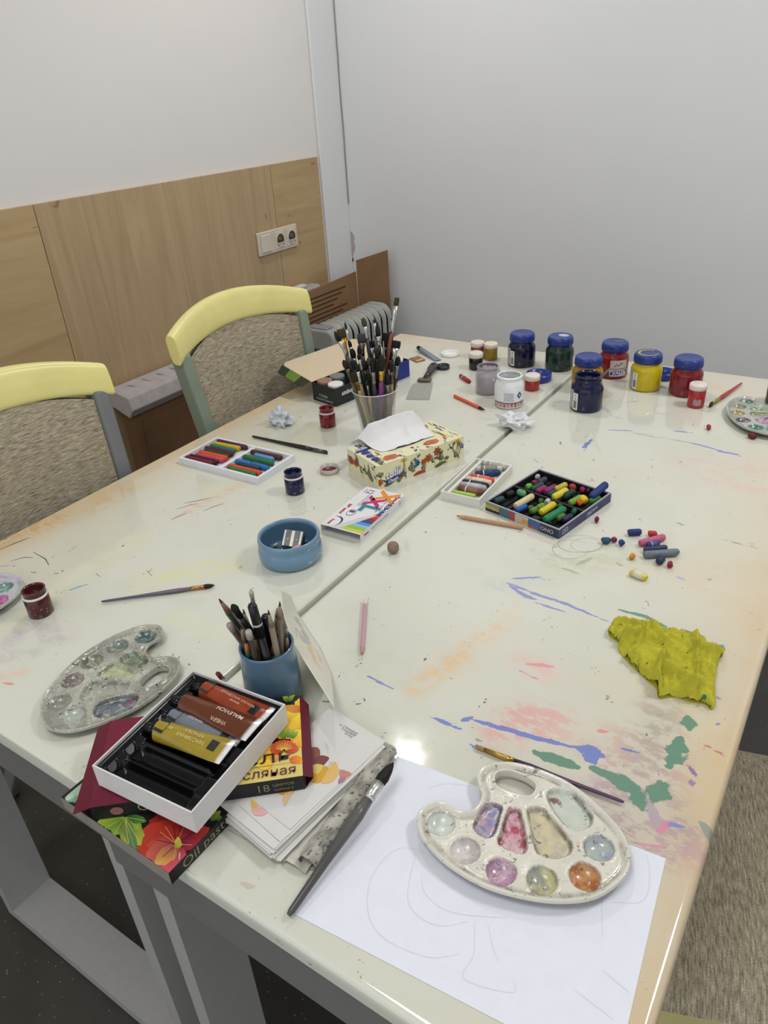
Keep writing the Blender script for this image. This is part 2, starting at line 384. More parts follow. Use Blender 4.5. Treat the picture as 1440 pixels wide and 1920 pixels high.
# ---------------- work tables ----------------
def seg_dist(X, Y, pts, taper=False):
    d = np.full(X.shape, 9.0); ns = len(pts)-1
    for i_, (a, b) in enumerate(zip(pts[:-1], pts[1:])):
        vx, vy = b[0]-a[0], b[1]-a[1]; L2 = vx*vx+vy*vy+1e-12
        t = np.clip(((X-a[0])*vx+(Y-a[1])*vy)/L2, 0, 1)
        q = np.hypot(X-a[0]-t*vx, Y-a[1]-t*vy)
        if taper: q = q/(.38+.62*np.sin(np.pi*np.clip((i_+t)/ns, 0, 1)))
        d = np.minimum(d, q)
    return d
BLU, BL2, GRN, GR2, PNK, LIL, GRY, OCH, YEL = '6f7fc0', '8388c0', '5c8a74', '8e9c92', 'd797a0', 'b3a0b4', 'aaa49e', 'cfa264', 'd6d084'
HARD = [ # photo points along the mark, half-width mm, colour
 ([(950,1092),(1000,1112),(1060,1132),(1150,1170)],4.5,BL2),([(955,1098),(985,1118),(1005,1124)],6,BL2),([(960,1085),(1015,1082)],4,BL2),([(1000,1128),(1060,1148)],3,BL2),
 ([(1092,840),(1110,824)],6,BLU),([(1110,820),(1095,845)],3,BLU),([(1140,806),(1190,808)],4,BL2),([(1262,808),(1300,812)],4,BLU),([(1262,824),(1310,834),(1390,856)],4,BL2),([(1345,846),(1385,852)],6,BL2),
 ([(880,1348),(930,1362),(1000,1382),(1090,1405)],6,BLU),([(1085,1402),(1128,1416)],17,BLU),([(1100,1425),(1120,1420)],12,BLU),([(808,1344),(866,1368)],5,BLU),([(690,1268),(745,1296)],3,BL2),([(865,1352),(885,1345)],6,BLU),
 ([(1160,1402),(1200,1412)],3.5,BLU),([(1250,1545),(1285,1550)],4,BL2),([(1340,1305),(1352,1312)],3.5,BL2),([(1155,1165),(1200,1190)],4,BL2),([(1340,1360),(1352,1356)],3,BL2),
 ([(1160,1143),(1215,1158),(1250,1176)],6,GRN),([(1275,1180),(1322,1196)],6,GRN),([(1342,1210),(1356,1218)],13,GRN),([(1290,1345),(1293,1368)],13,GRN),([(1276,1385),(1268,1412),(1256,1436)],17,GRN),
 ([(1228,1480),(1246,1492)],27,GRN),([(1235,1470),(1232,1500)],18,GRN),([(1005,1412),(1040,1424),(1085,1438)],13,GRN),([(1110,1440),(1165,1466),(1195,1488),(1205,1518)],15,GRN),([(1145,1448),(1120,1446)],6,GRN),
 ([(1312,1540),(1330,1560),(1340,1578)],8,'93998c'),([(1000,1405),(1012,1418)],5,GRN),
 ([(1288,1432),(1310,1462)],3,'8e6f9a'),([(1295,1462),(1297,1475)],5,'9a7f9c'),([(1320,1396),(1360,1418)],2.5,'c77a74'),([(985,1245),(1040,1250)],5,PNK),([(975,1258),(1010,1275)],3,PNK),([(1120,1370),(1140,1372)],6,'e08d90'),
 ([(1230,1560),(1255,1540)],6,'d886a0'),([(1190,1580),(1250,1590)],3,'d58fa2'),([(1060,912),(1064,916)],3,BLU),
 ([(1080,1060),(1110,1046)],6,'a7ab97'),([(1155,1055),(1170,1062)],4,'a7ab97'),([(1055,1065),(1090,1078)],4,'a7ab97'),([(1270,980),(1284,986)],4,'9a9a8c'),
 ([(1180,810),(1240,822)],6,'b5b7ad'),([(1240,820),(1300,832)],4,'b9b8b0'),([(1175,755),(1198,752)],6,'b7bab0'),([(1050,828),(1052,834)],3,'50493f'),
 ([(128,1107),(166,1095)],3.5,'6da0c0'),([(104,1111),(108,1109)],4,'5a9fc4'),
 ([(370,1660),(375,1665)],8,'d9b7a2'),([(450,1655),(475,1665)],5,'c3b7a6'),
 ([(1348,1010),(1420,1028)],2.5,'a39a8e'),([(1268,1080),(1284,1088)],5,'a9aec6'),([(890,1385),(905,1391)],3,'89a48c'),
 ([(0,1280),(30,1283)],3,'d78a84'),([(1215,1500),(1235,1555)],9,'b2a1aa'),([(880,1395),(895,1405)],2.5,BLU),
]
SOFT = [ # photo points, radius mm, colour, strength
 ([(1240,1330),(1232,1400),(1215,1440)],28,'a39b94',1.3),([(1225,1440),(1180,1490),(1215,1560)],42,'b39c9e',1.2),([(1200,1530),(1250,1550)],38,'a0959a',1.2),
 ([(940,1370),(985,1345),(1040,1350)],34,'d8a8a2',1.0),([(960,1350),(1000,1370)],30,'dba5a2',.6),([(1150,1420),(1230,1450)],38,'d0a8a0',.6),([(1060,1375),(1130,1380)],26,'dcc0b0',.5),
 ([(985,1245),(1040,1262)],26,'e0b6ac',.7),([(930,1100),(1010,1085)],22,'aebdbb',.5),([(1050,1060),(1130,1050),(1190,1030)],42,'bdbd9c',.6),([(1000,1030),(1050,1050)],22,'b7bfae',.6),
 ([(780,1290),(860,1230),(960,1160)],20,'dcb98c',.75),([(850,1260),(920,1200)],38,'dccab0',.4),([(270,1085),(330,1072),(430,1062)],30,'d6d58a',.7),([(330,1160),(400,1185)],22,'d8d6a0',.45),
 ([(20,1200),(60,1175),(115,1195)],22,'bdb4b8',.8),([(0,1235),(60,1225)],16,'b5b0aa',.6),([(40,1170),(100,1150)],22,'b9bdac',.5),([(0,1270),(40,1262)],12,'dbb8a8',.7),
 ([(340,965),(400,935),(470,900)],16,'d7b09a',.7),([(90,980),(170,950),(240,915)],34,'c9a870',.6),([(0,1015),(60,985)],46,'c79c5c',.7),
 ([(1030,870),(1120,880),(1250,900)],60,'cfc6ac',.4),([(1300,870),(1440,880)],60,'d6b8a4',.5),([(1340,900),(1430,920)],30,'d9aea6',.5),([(1300,1080),(1400,1120)],70,'d5bf9c',.5),
 ([(1160,1290),(1330,1350)],40,'d4c7a4',.5),([(1200,1200),(1230,1230)],46,'c9c3a6',.4),([(1290,1420),(1330,1480)],60,'d6bd94',.6),([(1100,1400),(1160,1380)],30,'bfae98',.5),
 ([(700,700),(860,720),(900,800)],60,'d3cdbd',.5),([(770,640),(1060,690)],50,'d5c7ae',.7),([(1080,690),(1430,740)],40,'d8bf9f',.75),([(640,960),(540,1050)],80,'cfcfc4',.4),
 ([(1130,1500),(1200,1540)],30,'c0a0a8',.6),([(1240,1570),(1300,1600)],26,'d4a3a0',.5),
]
SCRATCH = [([(382,958),(400,950),(420,944)],.0011),([(320,975),(335,968),(350,962)],.0012),([(330,955),(360,946),(372,944)],.001),([(345,944),(375,938),(398,933)],.0013),([(0,1030),(30,1018),(55,1008)],.0016),
 ([(20,1052),(45,1045),(62,1046)],.0012),([(62,1035),(85,1048),(92,1060)],.0012),([(0,1062),(20,1060)],.001),([(275,1070),(285,1080)],.001),([(205,1250),(210,1242)],.001),([(180,1075),(188,1082)],.001),([(735,850),(742,854)],.001),([(1000,860),(1010,868)],.001)]
RINGS = [((1088,1020),(42,16),1.0),((1100,1022),(30,13),.8),((1070,1030),(34,18),.7),((1245,768),(18,9),.9)]
def gridprof(lo, hi, step, r, t):
    n = max(2, int((hi-lo-2*r)/step)); a = [(lo, -t), (lo, -t+r)]
    a += [(lo+r-r*math.cos(q), -r+r*math.sin(q)) for q in (0, .39, .78, 1.18)]
    return a + [(lo+r+(hi-lo-2*r)*i/n, 0) for i in range(n+1)] + [(hi-r+r*math.sin(q), -r+r*math.cos(q)) for q in (.39, .78, 1.18, 1.57)] + [(hi, -t+r), (hi, -t)]
def worktable(label, x0, x1, y0, y1, legs, rr):
    t = thing('work_table', label, 'table', ((x0+x1)/2, (y0+y1)/2, 0)); ox, oy = (x0+x1)/2, (y0+y1)/2
    px = gridprof(x0, x1, .0028, rr, .024); py = gridprof(y0, y1, .0028, rr, .024)
    PX = np.array(px); PY = np.array(py); nx, ny = len(px), len(py)
    X, Y = np.meshgrid(PX[:,0], PY[:,0]); Z = np.minimum(PX[None,:,1], PY[:,None,1]) + TZ
    V = np.stack([X-ox, Y-oy, Z], -1).reshape(-1, 3)
    I = np.arange(nx*ny).reshape(ny, nx); F = np.stack([I[:-1,:-1], I[:-1,1:], I[1:,1:], I[1:,:-1]], -1).reshape(-1, 4)
    k = M(); inside = lambda p: x0+.002 < p.x < x1-.002 and y0+.002 < p.y < y1-.002
    for pts, wd in SCRATCH:
        P = [T(*p) for p in pts]
        if all(inside(p) for p in P): k.ribbon([(p.x-ox, p.y-oy) for p in P], wd*1.6, PAPER, lin('4b463c'), TZ+.00015)
    for (c, r, wd) in RINGS:
        P = [T(c[0]+r[0]*math.cos(a*.3), c[1]+r[1]*math.sin(a*.3)+3*fb(a, c[0])) for a in range(20)]
        if all(inside(p) for p in P): k.ribbon([(p.x-ox, p.y-oy) for p in P], wd*.0013, PAPER, lin('a3a296'), TZ+.00012)
    nb = len(V); nf = len(F); KV = np.array(k.v).reshape(-1, 3); V = np.concatenate([V, KV]); F = np.concatenate([F, np.array(k.f).reshape(-1, 4)+nb])
    KC_ = np.zeros((len(V), 4), np.float32); KC_[:, 3] = 1
    for f_, c_ in zip(k.f, k.c):
        for i_, q_ in zip(f_, c_): KC_[nb+i_, :3] = q_
    me = bpy.data.meshes.new('tabletop'); me.vertices.add(len(V)); me.vertices.foreach_set('co', V.ravel())
    me.loops.add(F.size); me.loops.foreach_set('vertex_index', F.ravel().astype(np.int32))
    me.polygons.add(len(F)); me.polygons.foreach_set('loop_start', np.arange(0, F.size, 4, dtype=np.int32)); me.polygons.foreach_set('loop_total', np.full(len(F), 4, dtype=np.int32))
    me.polygons.foreach_set('use_smooth', np.ones(len(F), bool)); me.materials.append(TABLE); me.materials.append(PAPER)
    mi_ = np.zeros(len(F), np.int32); mi_[nf:] = 1; me.polygons.foreach_set('material_index', mi_); me.update()
    hard = np.zeros((ny, nx, 4), np.float32); hard[..., 3] = 0; best = np.full((ny, nx), -9.0)
    for pts, wd, c in HARD:
        P = [T(*p)[:2] for p in pts]; s = np.maximum(0, 1-seg_dist(X, Y, P, True)/(wd*.00125))
        m = s > best; hard[m, :3] = lin(c); best = np.maximum(best, s)
    hard[..., 3] = np.clip(best, 0, 1)*.78
    soft = np.zeros((ny, nx, 4), np.float32); soft[..., :3] = lin('cfc9b4'); acc = np.zeros((ny, nx)); csum = np.zeros((ny, nx, 3))
    def sa(s, c):
        nonlocal acc, csum
        acc = acc + s; csum = csum + s[..., None]*np.array(lin(c))
    for pts, wd, c, st in SOFT:
        P = [T(*p)[:2] for p in pts]; d = seg_dist(X, Y, P)/(wd*.001); sa(st*np.exp(-d*d*1.6), c)
    edge = np.zeros((ny, nx)); 
    def se(v): nonlocal edge; edge = edge + v
    if x1 > -.3: se(.62*np.exp(-((x1-X)/.045)**1.2)); se(.25*np.exp(-((x1-X)/.16)))
    else: se(.75*np.exp(-((X-x0)/.05)**1.2)); se(.25*np.exp(-((X-x0)/.15)))
    se(.25*np.exp(-((y1-Y)/.08))); E_ = np.zeros((ny, nx, 4), np.float32); E_[..., :3] = lin('cba66c'); E_[..., 3] = np.clip(edge, 0, .7)*.85
    soft[..., :3] = csum/np.maximum(acc, 1e-4)[..., None]; soft[..., 3] = np.clip(acc, 0, .9)
    for nm, A in (('Paint', hard), ('Stain', soft), ('Edge', E_)):
        ca = me.color_attributes.new(nm, 'FLOAT_COLOR', 'POINT'); ca.data.foreach_set('color', np.concatenate([A.reshape(-1), np.zeros(4*(len(V)-nb), np.float32)]))
    ca = me.color_attributes.new('Col', 'FLOAT_COLOR', 'POINT'); ca.data.foreach_set('color', KC_.reshape(-1))
    o = bpy.data.objects.new('tabletop', me); COL.objects.link(o); o.parent = t
    k = M()
    z1 = TZ-.026
    for ya in (y0+.006, y1-.018): k.box((x0+.012-ox, ya-oy, z1-.076), (x1-.012-ox, ya+.012-oy, z1), STEEL, lin('6f6e6b'))
    for xa in (x0+.05, x1-.075): k.box((xa-ox, y0+.0185-oy, z1-.05), (xa+.025-ox, y1-.0185-oy, z1), STEEL, lin('6f6e6b'))
    k.obj('apron', t)
    for ya in (y0+.0188, y1-.108):
        l0, l1 = legs; a, b = l0-ox, l1-ox; c = ya-oy
        k = M(); th = .026; zt = z1-.051; zb = .012
        for pl in ([(a,zt),(a+th,zt),(a+th,zb+th),(a,zb)], [(b-th,zt),(b,zt),(b,zb),(b-th,zb+th)], [(a,zb),(a+th,zb+th),(b-th,zb+th),(b,zb)]):
            n = len(pl); vs = [(x, c, z) for x, z in pl]+[(x, c+.085, z) for x, z in pl]
            k.add(vs, [(0,1,2,3)[::1], (7,6,5,4), (0,4,5,1), (1,5,6,2), (2,6,7,3), (3,7,4,0)], STEEL, lin('a3a2a0'))
        for xa in (a+.02, b-.05): k.box((xa, c+.03, 0), (xa+.03, c+.06, zb), DARKP, BLACK)
        k.obj('leg_frame', t)
    return t
worktable('left white laminate work table, tissue box and brush cup on it, beside the chairs', -1.228, -.6175, .272, 1.925, (-1.19, -.647), .003)
worktable('right white laminate work table with the drawing paper and yellow cloth on it', -.6105, -.014, .258, 1.945, (-.562, -.07), .009)

# ---------------- chairs ----------------
def chair(label, loc, rz, frame, grp='upholstered chairs round the work tables'):
    # local: front of the chair towards +x, back rest at x = 0 leaning towards -x
    t = thing('chair', label, 'chair', loc, rz, grp)
    def bx(z): return -.085*(z-.45)/.55 if z > .45 else -.25*((.45-z)/.45)**1.3
    hw = lambda z: .185+.035*max(0, (z-.45)/.55)
    for sgn, nm in ((-1, 'back_post'), (1, 'back_post')):
        k = M()
        vs = []; zs = [0, .2, .45, .6, .75, .92]
        for z in zs:
            y1 = sgn*(hw(z)+.012); y0 = sgn*(hw(z)-.020); x = bx(z); a, b = sorted((y0, y1))
            vs += [(x-.020, a, z), (x+.020, a, z), (x+.020, b, z), (x-.020, b, z)]
        fs = [(0,3,2,1), tuple(4*5+i for i in range(4))]
        for q in range(5):
            for i in range(4): j = (i+1) % 4; fs.append((4*q+i, 4*q+j, 4*q+4+j, 4*q+4+i))
        k.add(vs, fs, LACQ, lin(frame)); k.obj(nm, t, mod=[('BEVEL', dict(width=.005, segments=2))])
    sag = lambda s: .045*(1-s*s)
    def rail(u, v):          # closed cross-section swept across
        s = u*2-1; y = s*(.234)
        z0 = .902+.034*(1-s*s); z1 = z0+.066+.008*(1-s*s)
        q = v*2*math.pi; cx, cz = math.cos(q), math.sin(q)
        ex = (abs(cx)**.55)*math.copysign(1, cx)*.017; ez = (abs(cz)**.55)*math.copysign(1, cz)*(z1-z0)/2
        z = (z0+z1)/2+ez
        return (bx(z)+ex-sag(s)+.012, y, z)
    k = M(); k.grid(rail, 24, 20, LACQ, lin('dfd68c'))
    for u in (0, 1):
        ring = [rail(u, i/20) for i in range(20)]; k.add(ring, [tuple(range(20)) if u else tuple(range(19,-1,-1))], LACQ, lin('dfd68c'))
    k.obj('top_rail', t)
    def pad(u, v, f):
        s = u*2-1; z = .47+v*(.905+.034*(1-s*s)-.47); y = s*(hw(z)-.021); e = min(1, 5*min(u, 1-u))*min(1, 6*min(v, 1-v))
        return (bx(z)-sag(s)*.8*min(1, v*2)+f*(.010+.012*e**.5), y, z)
    k = M(); k.grid(lambda u, v: pad(u, v, 1), 16, 18, FABRIC, W); k.grid(lambda u, v: pad(1-u, v, -1), 16, 18, FABRIC, W)
    for e in ((0, 0), (1, 0), (0, 1)):
        pass
    k.obj('backrest', t)
    def seat(u, v):
        s = u*2-1; x = -.0+v*.37; y = s*(.207+.021*v); e = min(1, 6*min(u, 1-u))*min(1, 6*min(v, 1-v)); return (x, y, .435+.035*e**.4)
    k = M(); k.grid(seat, 16, 16, SEATF, W); k.grid(lambda u, v: (seat(1-u, v)[0], seat(1-u, v)[1], .433), 2, 2, FABRIC, W); k.obj('seat', t)
    k = M(); P = [(0,-.208),(.37,-.228),(.37,.228),(0,.208)]; Q = [(.03,-.175),(.33,-.19),(.33,.19),(.03,.175)]
    for i in range(4):
        j = (i+1) % 4
        vs = [(*P[i],.385),(*P[j],.385),(*Q[j],.385),(*Q[i],.385),(*P[i],.435),(*P[j],.435),(*Q[j],.435),(*Q[i],.435)]
        k.add(vs, [(0,3,2,1),(4,5,6,7),(0,1,5,4),(2,3,7,6),(1,2,6,5),(3,0,4,7)], LACQ, lin('cfc68a'))
    k.obj('seat_frame', t)
    for s in (-1, 1):
        k = M(); k.add([(.33,s*.209-.018,.385),(.368,s*.209-.018,.385),(.368,s*.209+.018,.385),(.33,s*.209+.018,.385),(.335,s*.209-.013,0),(.362,s*.209-.013,0),(.362,s*.209+.013,0),(.335,s*.209+.013,0)],
            [(0,1,2,3),(7,6,5,4),(0,4,5,1),(1,5,6,2),(2,6,7,3),(3,7,4,0)], LACQ, lin(frame)); k.obj('leg', t)
    return t
chair('yellow-topped chair with grey posts, nearest at the left edge of the tables', (-1.225, .655, 0), 0, '75787a')
chair('yellow-topped chair with sage green posts, behind the white pastel tray', (-1.228, 1.315, 0), -.02, '7f8b7c')
chair('chair with dark fabric seat tucked under the right side of the tables', (.24, .865, 0), math.pi+.30, '75787a')

# ---------------- behind the tables ----------------
# oil heater
HX, HY = -1.765, 2.17
hz = thing('oil_heater', 'grey finned oil heater standing behind the brush cup', 'heater', (HX, HY, 0))
HG = lin('a3a49f')
def fin(k, y, w0, z0, z1, th, c, r=.05):
    pl = []
    for (cx, cz, a0) in ((w0-r, z1-r, 0), (-w0+r, z1-r, 90), (-w0+r, z0+r, 180), (w0-r, z0+r, 270)):
        for q in range(0, 91, 18): a = math.radians(a0+q); pl.append((cx+r*math.cos(a), cz+r*math.sin(a)))
    n = len(pl); ins = [(x*.86, (z-(z0+z1)/2)*.94+(z0+z1)/2) for x, z in pl]
    vs = [(x, y-.003, z) for x, z in pl]+[(x, y+.003, z) for x, z in pl]+[(x, y-th, z) for x, z in ins]+[(x, y+th, z) for x, z in ins]
    fs = [(2*n+i for i in range(n)), (3*n+n-1-i for i in range(n))]; fs = [tuple(f) for f in fs]
    for i in range(n):
        j = (i+1) % n; fs += [(i, j, n+j, n+i), (2*n+i, 2*n+j, j, i), (n+i, n+j, 3*n+j, 3*n+i)]
    k.add(vs, fs, LACQ, c, True)
for i in range(9):
    k = M(); fin(k, .09+i*.041, .072, .1, .64, .012, HG); k.obj('fin', hz)
k = M(); r = .035; pl = []
for (cx, cz, a0) in ((.077-r, .635-r, 0), (-.077+r, .635-r, 90), (-.077+r, .1+r, 180), (.077-r, .1+r, 270)):
    for q in range(0, 91, 15): a = math.radians(a0+q); pl.append((cx+r*math.cos(a), cz+r*math.sin(a)))
n = len(pl); vs = [(x, .0, z) for x, z in pl]+[(x, .065, z) for x, z in pl]
k.add(vs, [tuple(range(n)), tuple(range(2*n-1, n-1, -1))]+[(i, n+i, n+(i+1) % n, (i+1) % n) for i in range(n)], LACQ, lin('999b97')); k.obj('control_panel', hz, mod=[('BEVEL', dict(width=.008, segments=3, limit_method='ANGLE'))])
k = M(); k.tube([(-.05, -.002, .565), (-.02, -.004, .557), (.02, -.004, .557), (.05, -.002, .565)], [.012,.017,.017,.012], DARKP, lin('2e2f2f'), 10, flat=.25); k.obj('handle_slot', hz)
k = M(); k.lathe([(.024, 0), (.022, .018), (.0001, .02)], LACQ, lin('8d8f8b'), 20, Matrix.Translation((0, 0, .5)) @ Matrix.Rotation(math.pi/2, 4, 'X')); k.box((-.002, -.022, .485), (.002, -.018, .515), LACQ, lin('d0d0cc')); k.obj('thermostat_knob', hz)
k = M(); k.box((-.045, .01, .635), (.045, .05, .641), DARKP, lin('8d9096'), bev=.002); k.obj('vent_panel', hz)
for yy in (.1, .40):
    k = M(); k.box((-.07, yy-.02, .05), (.07, yy+.02, .1), DARKP, lin('3a3a3a'))
    for s in (-1, 1): k.lathe([(.03, -.012), (.03, .012)], DARKP, BLACK, 16, Matrix.Translation((s*.06, yy, .03)) @ Matrix.Rotation(math.pi/2, 4, 'X'))
    k.obj('castor_foot', hz)
# cardboard box with print, in the corner
cb = thing('cardboard_box', 'open brown cardboard carton with printed lines, standing behind the heater', 'box', (-1.915, 2.2, 0))
cb_c = lin('8d6f50')
def panel(k, a, b, z0, z1, th, c, lean=0):
    a = Vector(a); b = Vector(b); d = (b-a).normalized(); n = Vector((-d.y, d.x))*th
    vs = []
    for z, zz in ((z0, z0), (z1[0], z1[1])):
        for p, q, s in ((a, z, 0), (b, zz, 0), (b, zz, 1), (a, z, 1)):
            vs.append((p.x+n.x*s+lean*(q-z0), p.y+n.y*s, q))
    k.add(vs, [(0,3,2,1),(4,5,6,7),(0,1,5,4),(1,2,6,5),(2,3,7,6),(3,0,4,7)], CARD, c)
k = M(); panel(k, (-.02+.04*(.35/.89), -.10), (.02, .44), 0, (.72, .745), .006, cb_c)
def cbf(y, z): return (.0255+.0449*(y-.0)-.0005+.003, y, z)
def onp(y, z): return Vector((-.02+.04*(y+.45)/.89+.0012, y, z))
for i in range(9):
    L0 = .12+.04*(i % 3); y0 = .05 if i < 6 else -.1; z = .70-.018*i
    k.add([onp(y0+.02*i*0, z), onp(.36-.03*(i % 4), z+.004), onp(.36-.03*(i % 4), z-.0015), onp(y0, z-.0055)], [(0,1,2,3)], CARD, lin('4c3b2b'))
for i in range(4):
    z = .56-.07*i; k.add([onp(-.09, z), onp(.3, z+.008), onp(.3, z+.003), onp(-.09, z-.005)], [(0,1,2,3)], CARD, lin('5c4834'))
k.add([onp(-.06, .68), onp(.0, .685), onp(.0, .63), onp(-.06, .625)], [(0,1,2,3)], CARD, lin('5a4633'))
k.add([onp(-.045, .672), onp(-.012, .674), onp(-.012, .642), onp(-.045, .638)], [(0,1,2,3)], CARD, lin('84684b'))
k.obj('printed_panel', cb)
k = M(); panel(k, (.02, .445), (.165, .47), 0, (.79, .835), .005, lin('8a6c4f')); k.obj('side_flap', cb)
# flat packs leaning on the plywood
fp = thing('flat_pack', 'long brown flat pack with grey foam cap between the two chairs', 'package', (-1.93, 1.36, 0))
k = M(); k.box((-.03, .02, 0), (.02, .66, .56), CARD, lin('6b5139')); k.box((.02, .05, 0), (.024, .64, .53), CARD, lin('644c36')); k.obj('carton', fp)
k = M(); vs = [(-.05,0,.585),(.03,0,.555),(.055,0,.585),(.045,0,.625),(-.04,0,.645)]; n = 5
vs2 = vs+[(x, .68, z) for x, _, z in vs]
k.add(vs2, [tuple(range(n)), tuple(range(2*n-1, n-1, -1))]+[(i, n+i, n+(i+1) % n, (i+1) % n) for i in range(n)], FOAM, lin('aaa3a3'))
for i in range(9): y = .05+.06*i; k.add([(-.02+.02*fb(i,3), y, .6437), (0, y+.012, .6385), (.012, y+.02, .6353), (-.01, y+.01, .6415)], [(0,1,2,3)], CARD, lin('6d6766'))
k.obj('foam_cap', fp, mod=[('BEVEL', dict(width=.004, segments=2))])
k = M(); k.box((-.05, -.12, 0), (-.01, -.02, .30), FOAM, lin('b5b3ae'), bev=.006); tag(k.obj('foam_block', None, (-1.90, 1.35, 0)), 'small pale foam block low behind the grey-posted chair', 'foam')
k = M(); k.box((-.035, -.05, 0), (.02, .11, .735), FOAM, lin('a9a2a3'), bev=.008); k.box((-.02, -.03, .735), (.01, .03, .75), FOAM, lin('d0c9c6'), bev=.004)
tag(k.obj('foam_strip', None, (-1.955, 2.335, 0)), 'pale grey foam edge strip against plywood under the sockets', 'foam')
# ---------------- jars ----------------
def bodybase(px, py, r): return away(T(px, py), r)
def arc_label(k, r, z0, z1, a0, a1, col, n=12):
    k.grid(lambda u, v: (r*math.cos(a0+(a1-a0)*u), r*math.sin(a0+(a1-a0)*u), z0+(z1-z0)*v), n, 1, PAPER, col)
def on_cyl(r, a, z, sc=1): return lambda x, y: ((r)*math.cos(a+x/r), (r)*math.sin(a+x/r), z+y)
def campitch(p): return math.atan2(-p[1], -p[0])      # direction from the thing to the camera
CAPBLUE = lin('24387f')
def big_jar(px, py, paint, label, cap=True, open_paint=None, lab=None, smear=None, milky=False, grp='large gouache jars'):
    r, h = .0365, .066
    p = bodybase(px, py, r); t = thing('gouache_jar', label, 'paint jar', p, 0, grp); a = campitch(p)
    k = M(); c = lin(paint)
    pr = [(.030, 0), (r-.003, .001), (r, .005), (r, h-.016), (r-.002, h-.010), (r-.007, h-.004), (.0285, h), (.0285, h+.012)]
    if cap: k.lathe(pr+[(.02, h+.012)], GLOSS, c)
    else:
        ci = lin(open_paint or paint)
        k.lathe([(q[0], q[1], c if q[1] < h-.012 else ci) for q in pr]+[(.030, h+.012), (.030, h+.016, ci), (.0275, h+.017, ci), (.0265, h+.010, ci), (.026, h-.012, ci), (.0001, h-.014, ci)], GLOSS, c)
        for zz in (h+.003, h+.008): k.lathe([(.0288, zz-.0015), (.0300, zz), (.0288, zz+.0015)], GLOSS, ci, closed=True)
    if lab:
        side, rr = lab, r+.0004
        b = a+(-.95 if side != 'front' else .25)
        if side == 'front':
            arc_label(k, rr, .012, .024, b-.45, b+.75, lin('2f3f84')); arc_label(k, rr, .024, .050, b-.45, b+.75, lin('b7b3b0'))
            k.text('ГУАШЬ', .013, on_cyl(rr+.0004, b+.12, .0178), PAPER, lin('e4e2e4'), bold=.0003)
            k.text('художественная', .0055, on_cyl(rr+.0004, b+.12, .0285), PAPER, lin('8c3a44'))
            k.tube([on_cyl(rr+.0006, b+.1, .038)(x, y) for x, y in ((-.010,-.003),(-.004,.003),(.002,-.001),(.007,.006),(.010,.004))], .0009, PAPER, lin('9c2d36'), 6)
            arc_label(k, rr, .0095, .012, b-.45, b+.75, lin('d8d5d2'))
        else:
            arc_label(k, rr, .008, .052, b-.55, b+.05, lin('9aa0a0')); arc_label(k, rr+.0002, .006, .046, b+.05, b+.42, lin('dcdad4'))
            for i in range(12): zz = .010+.0015*i; arc_label(k, rr+.0004, zz, zz+(.0011 if i % 3 else .0006), b+.12, b+.34, lin('2a2a2a'), 4)
            k.text('10 18', .006, lambda x, y: on_cyl(rr+.0005, b+.24, .036)(-y, x), PAPER, lin('3a3a3a'))
            for i in range(5): arc_label(k, rr+.0003, .013+.006*i, .015+.006*i, b-.48, b-.06, lin('c6c9c6'), 4)
    k.obj('jar_body', t)
    if cap:
        k = M(); z = h+.001; k.lathe([(.028, z), (.0325, z), (.0325, z+.014), (.0315, z+.0185), (.0285, z+.0210), (.026, z+.0205), (.0001, z+.0205)], PLAST, CAPBLUE)
        for i in range(40):
            q = 2*math.pi*i/40; k.box((.0322, -.0005, z+.002), (.0328, .0005, z+.013), PLAST, lin('253a86'), Matrix.Rotation(q, 4, 'Z'))
        if smear:
            rnd = random.Random(px)
            if smear[0] == 'ring':
                pl = [((.0225+.002*fb(i*.4, 3))*math.cos(i*.33+1.2), (.0225+.002*fb(i*.4, 3))*math.sin(i*.33+1.2)) for i in range(17)]
                k.ribbon(pl, .004, GLOSS, lin(smear[1]), z+.0208)
                k.ribbon([(x*.9, y*.9) for x, y in pl[:9]], .003, GLOSS, lin(smear[1]), z+.0209)
            else:
                k.flat([(.006+.014*(1+.3*fb(i, 2))*math.cos(i*.5), .006+.011*(1+.3*fb(i, 7))*math.sin(i*.5)) for i in range(12)], z+.0208, GLOSS, lin(smear[1]))
        k.obj('cap', t)
    return t, p
big_jar(977, 691.6, '101230', 'navy gouache jar with plain blue cap, farthest left of the capped jars', lab='side')
big_jar(1047, 699, '18302a', 'dark green gouache jar with white smear on its blue cap', smear=('blob', 'b9c2dc'))
big_jar(1098, 742, 'a1761f', 'ochre gouache jar hidden behind the open navy jar')
big_jar(1147, 712.5, '7c1820', 'red gouache jar with printed white label', lab='front', smear=('blob', '33486e'))
big_jar(1207, 736.7, 'c4ae16', 'yellow gouache jar with barcode label and yellow ring on its cap', lab='side', smear=('ring', 'b9b340'))
big_jar(1281, 747, '761820', 'dark red gouache jar with blue cap, rightmost of the capped jars')
_, pj = big_jar(1097, 776.4, '12173c', 'open navy gouache jar with a brush standing in it', cap=False, open_paint='10133a', lab='side')
k = M(); rnd = random.Random(3)
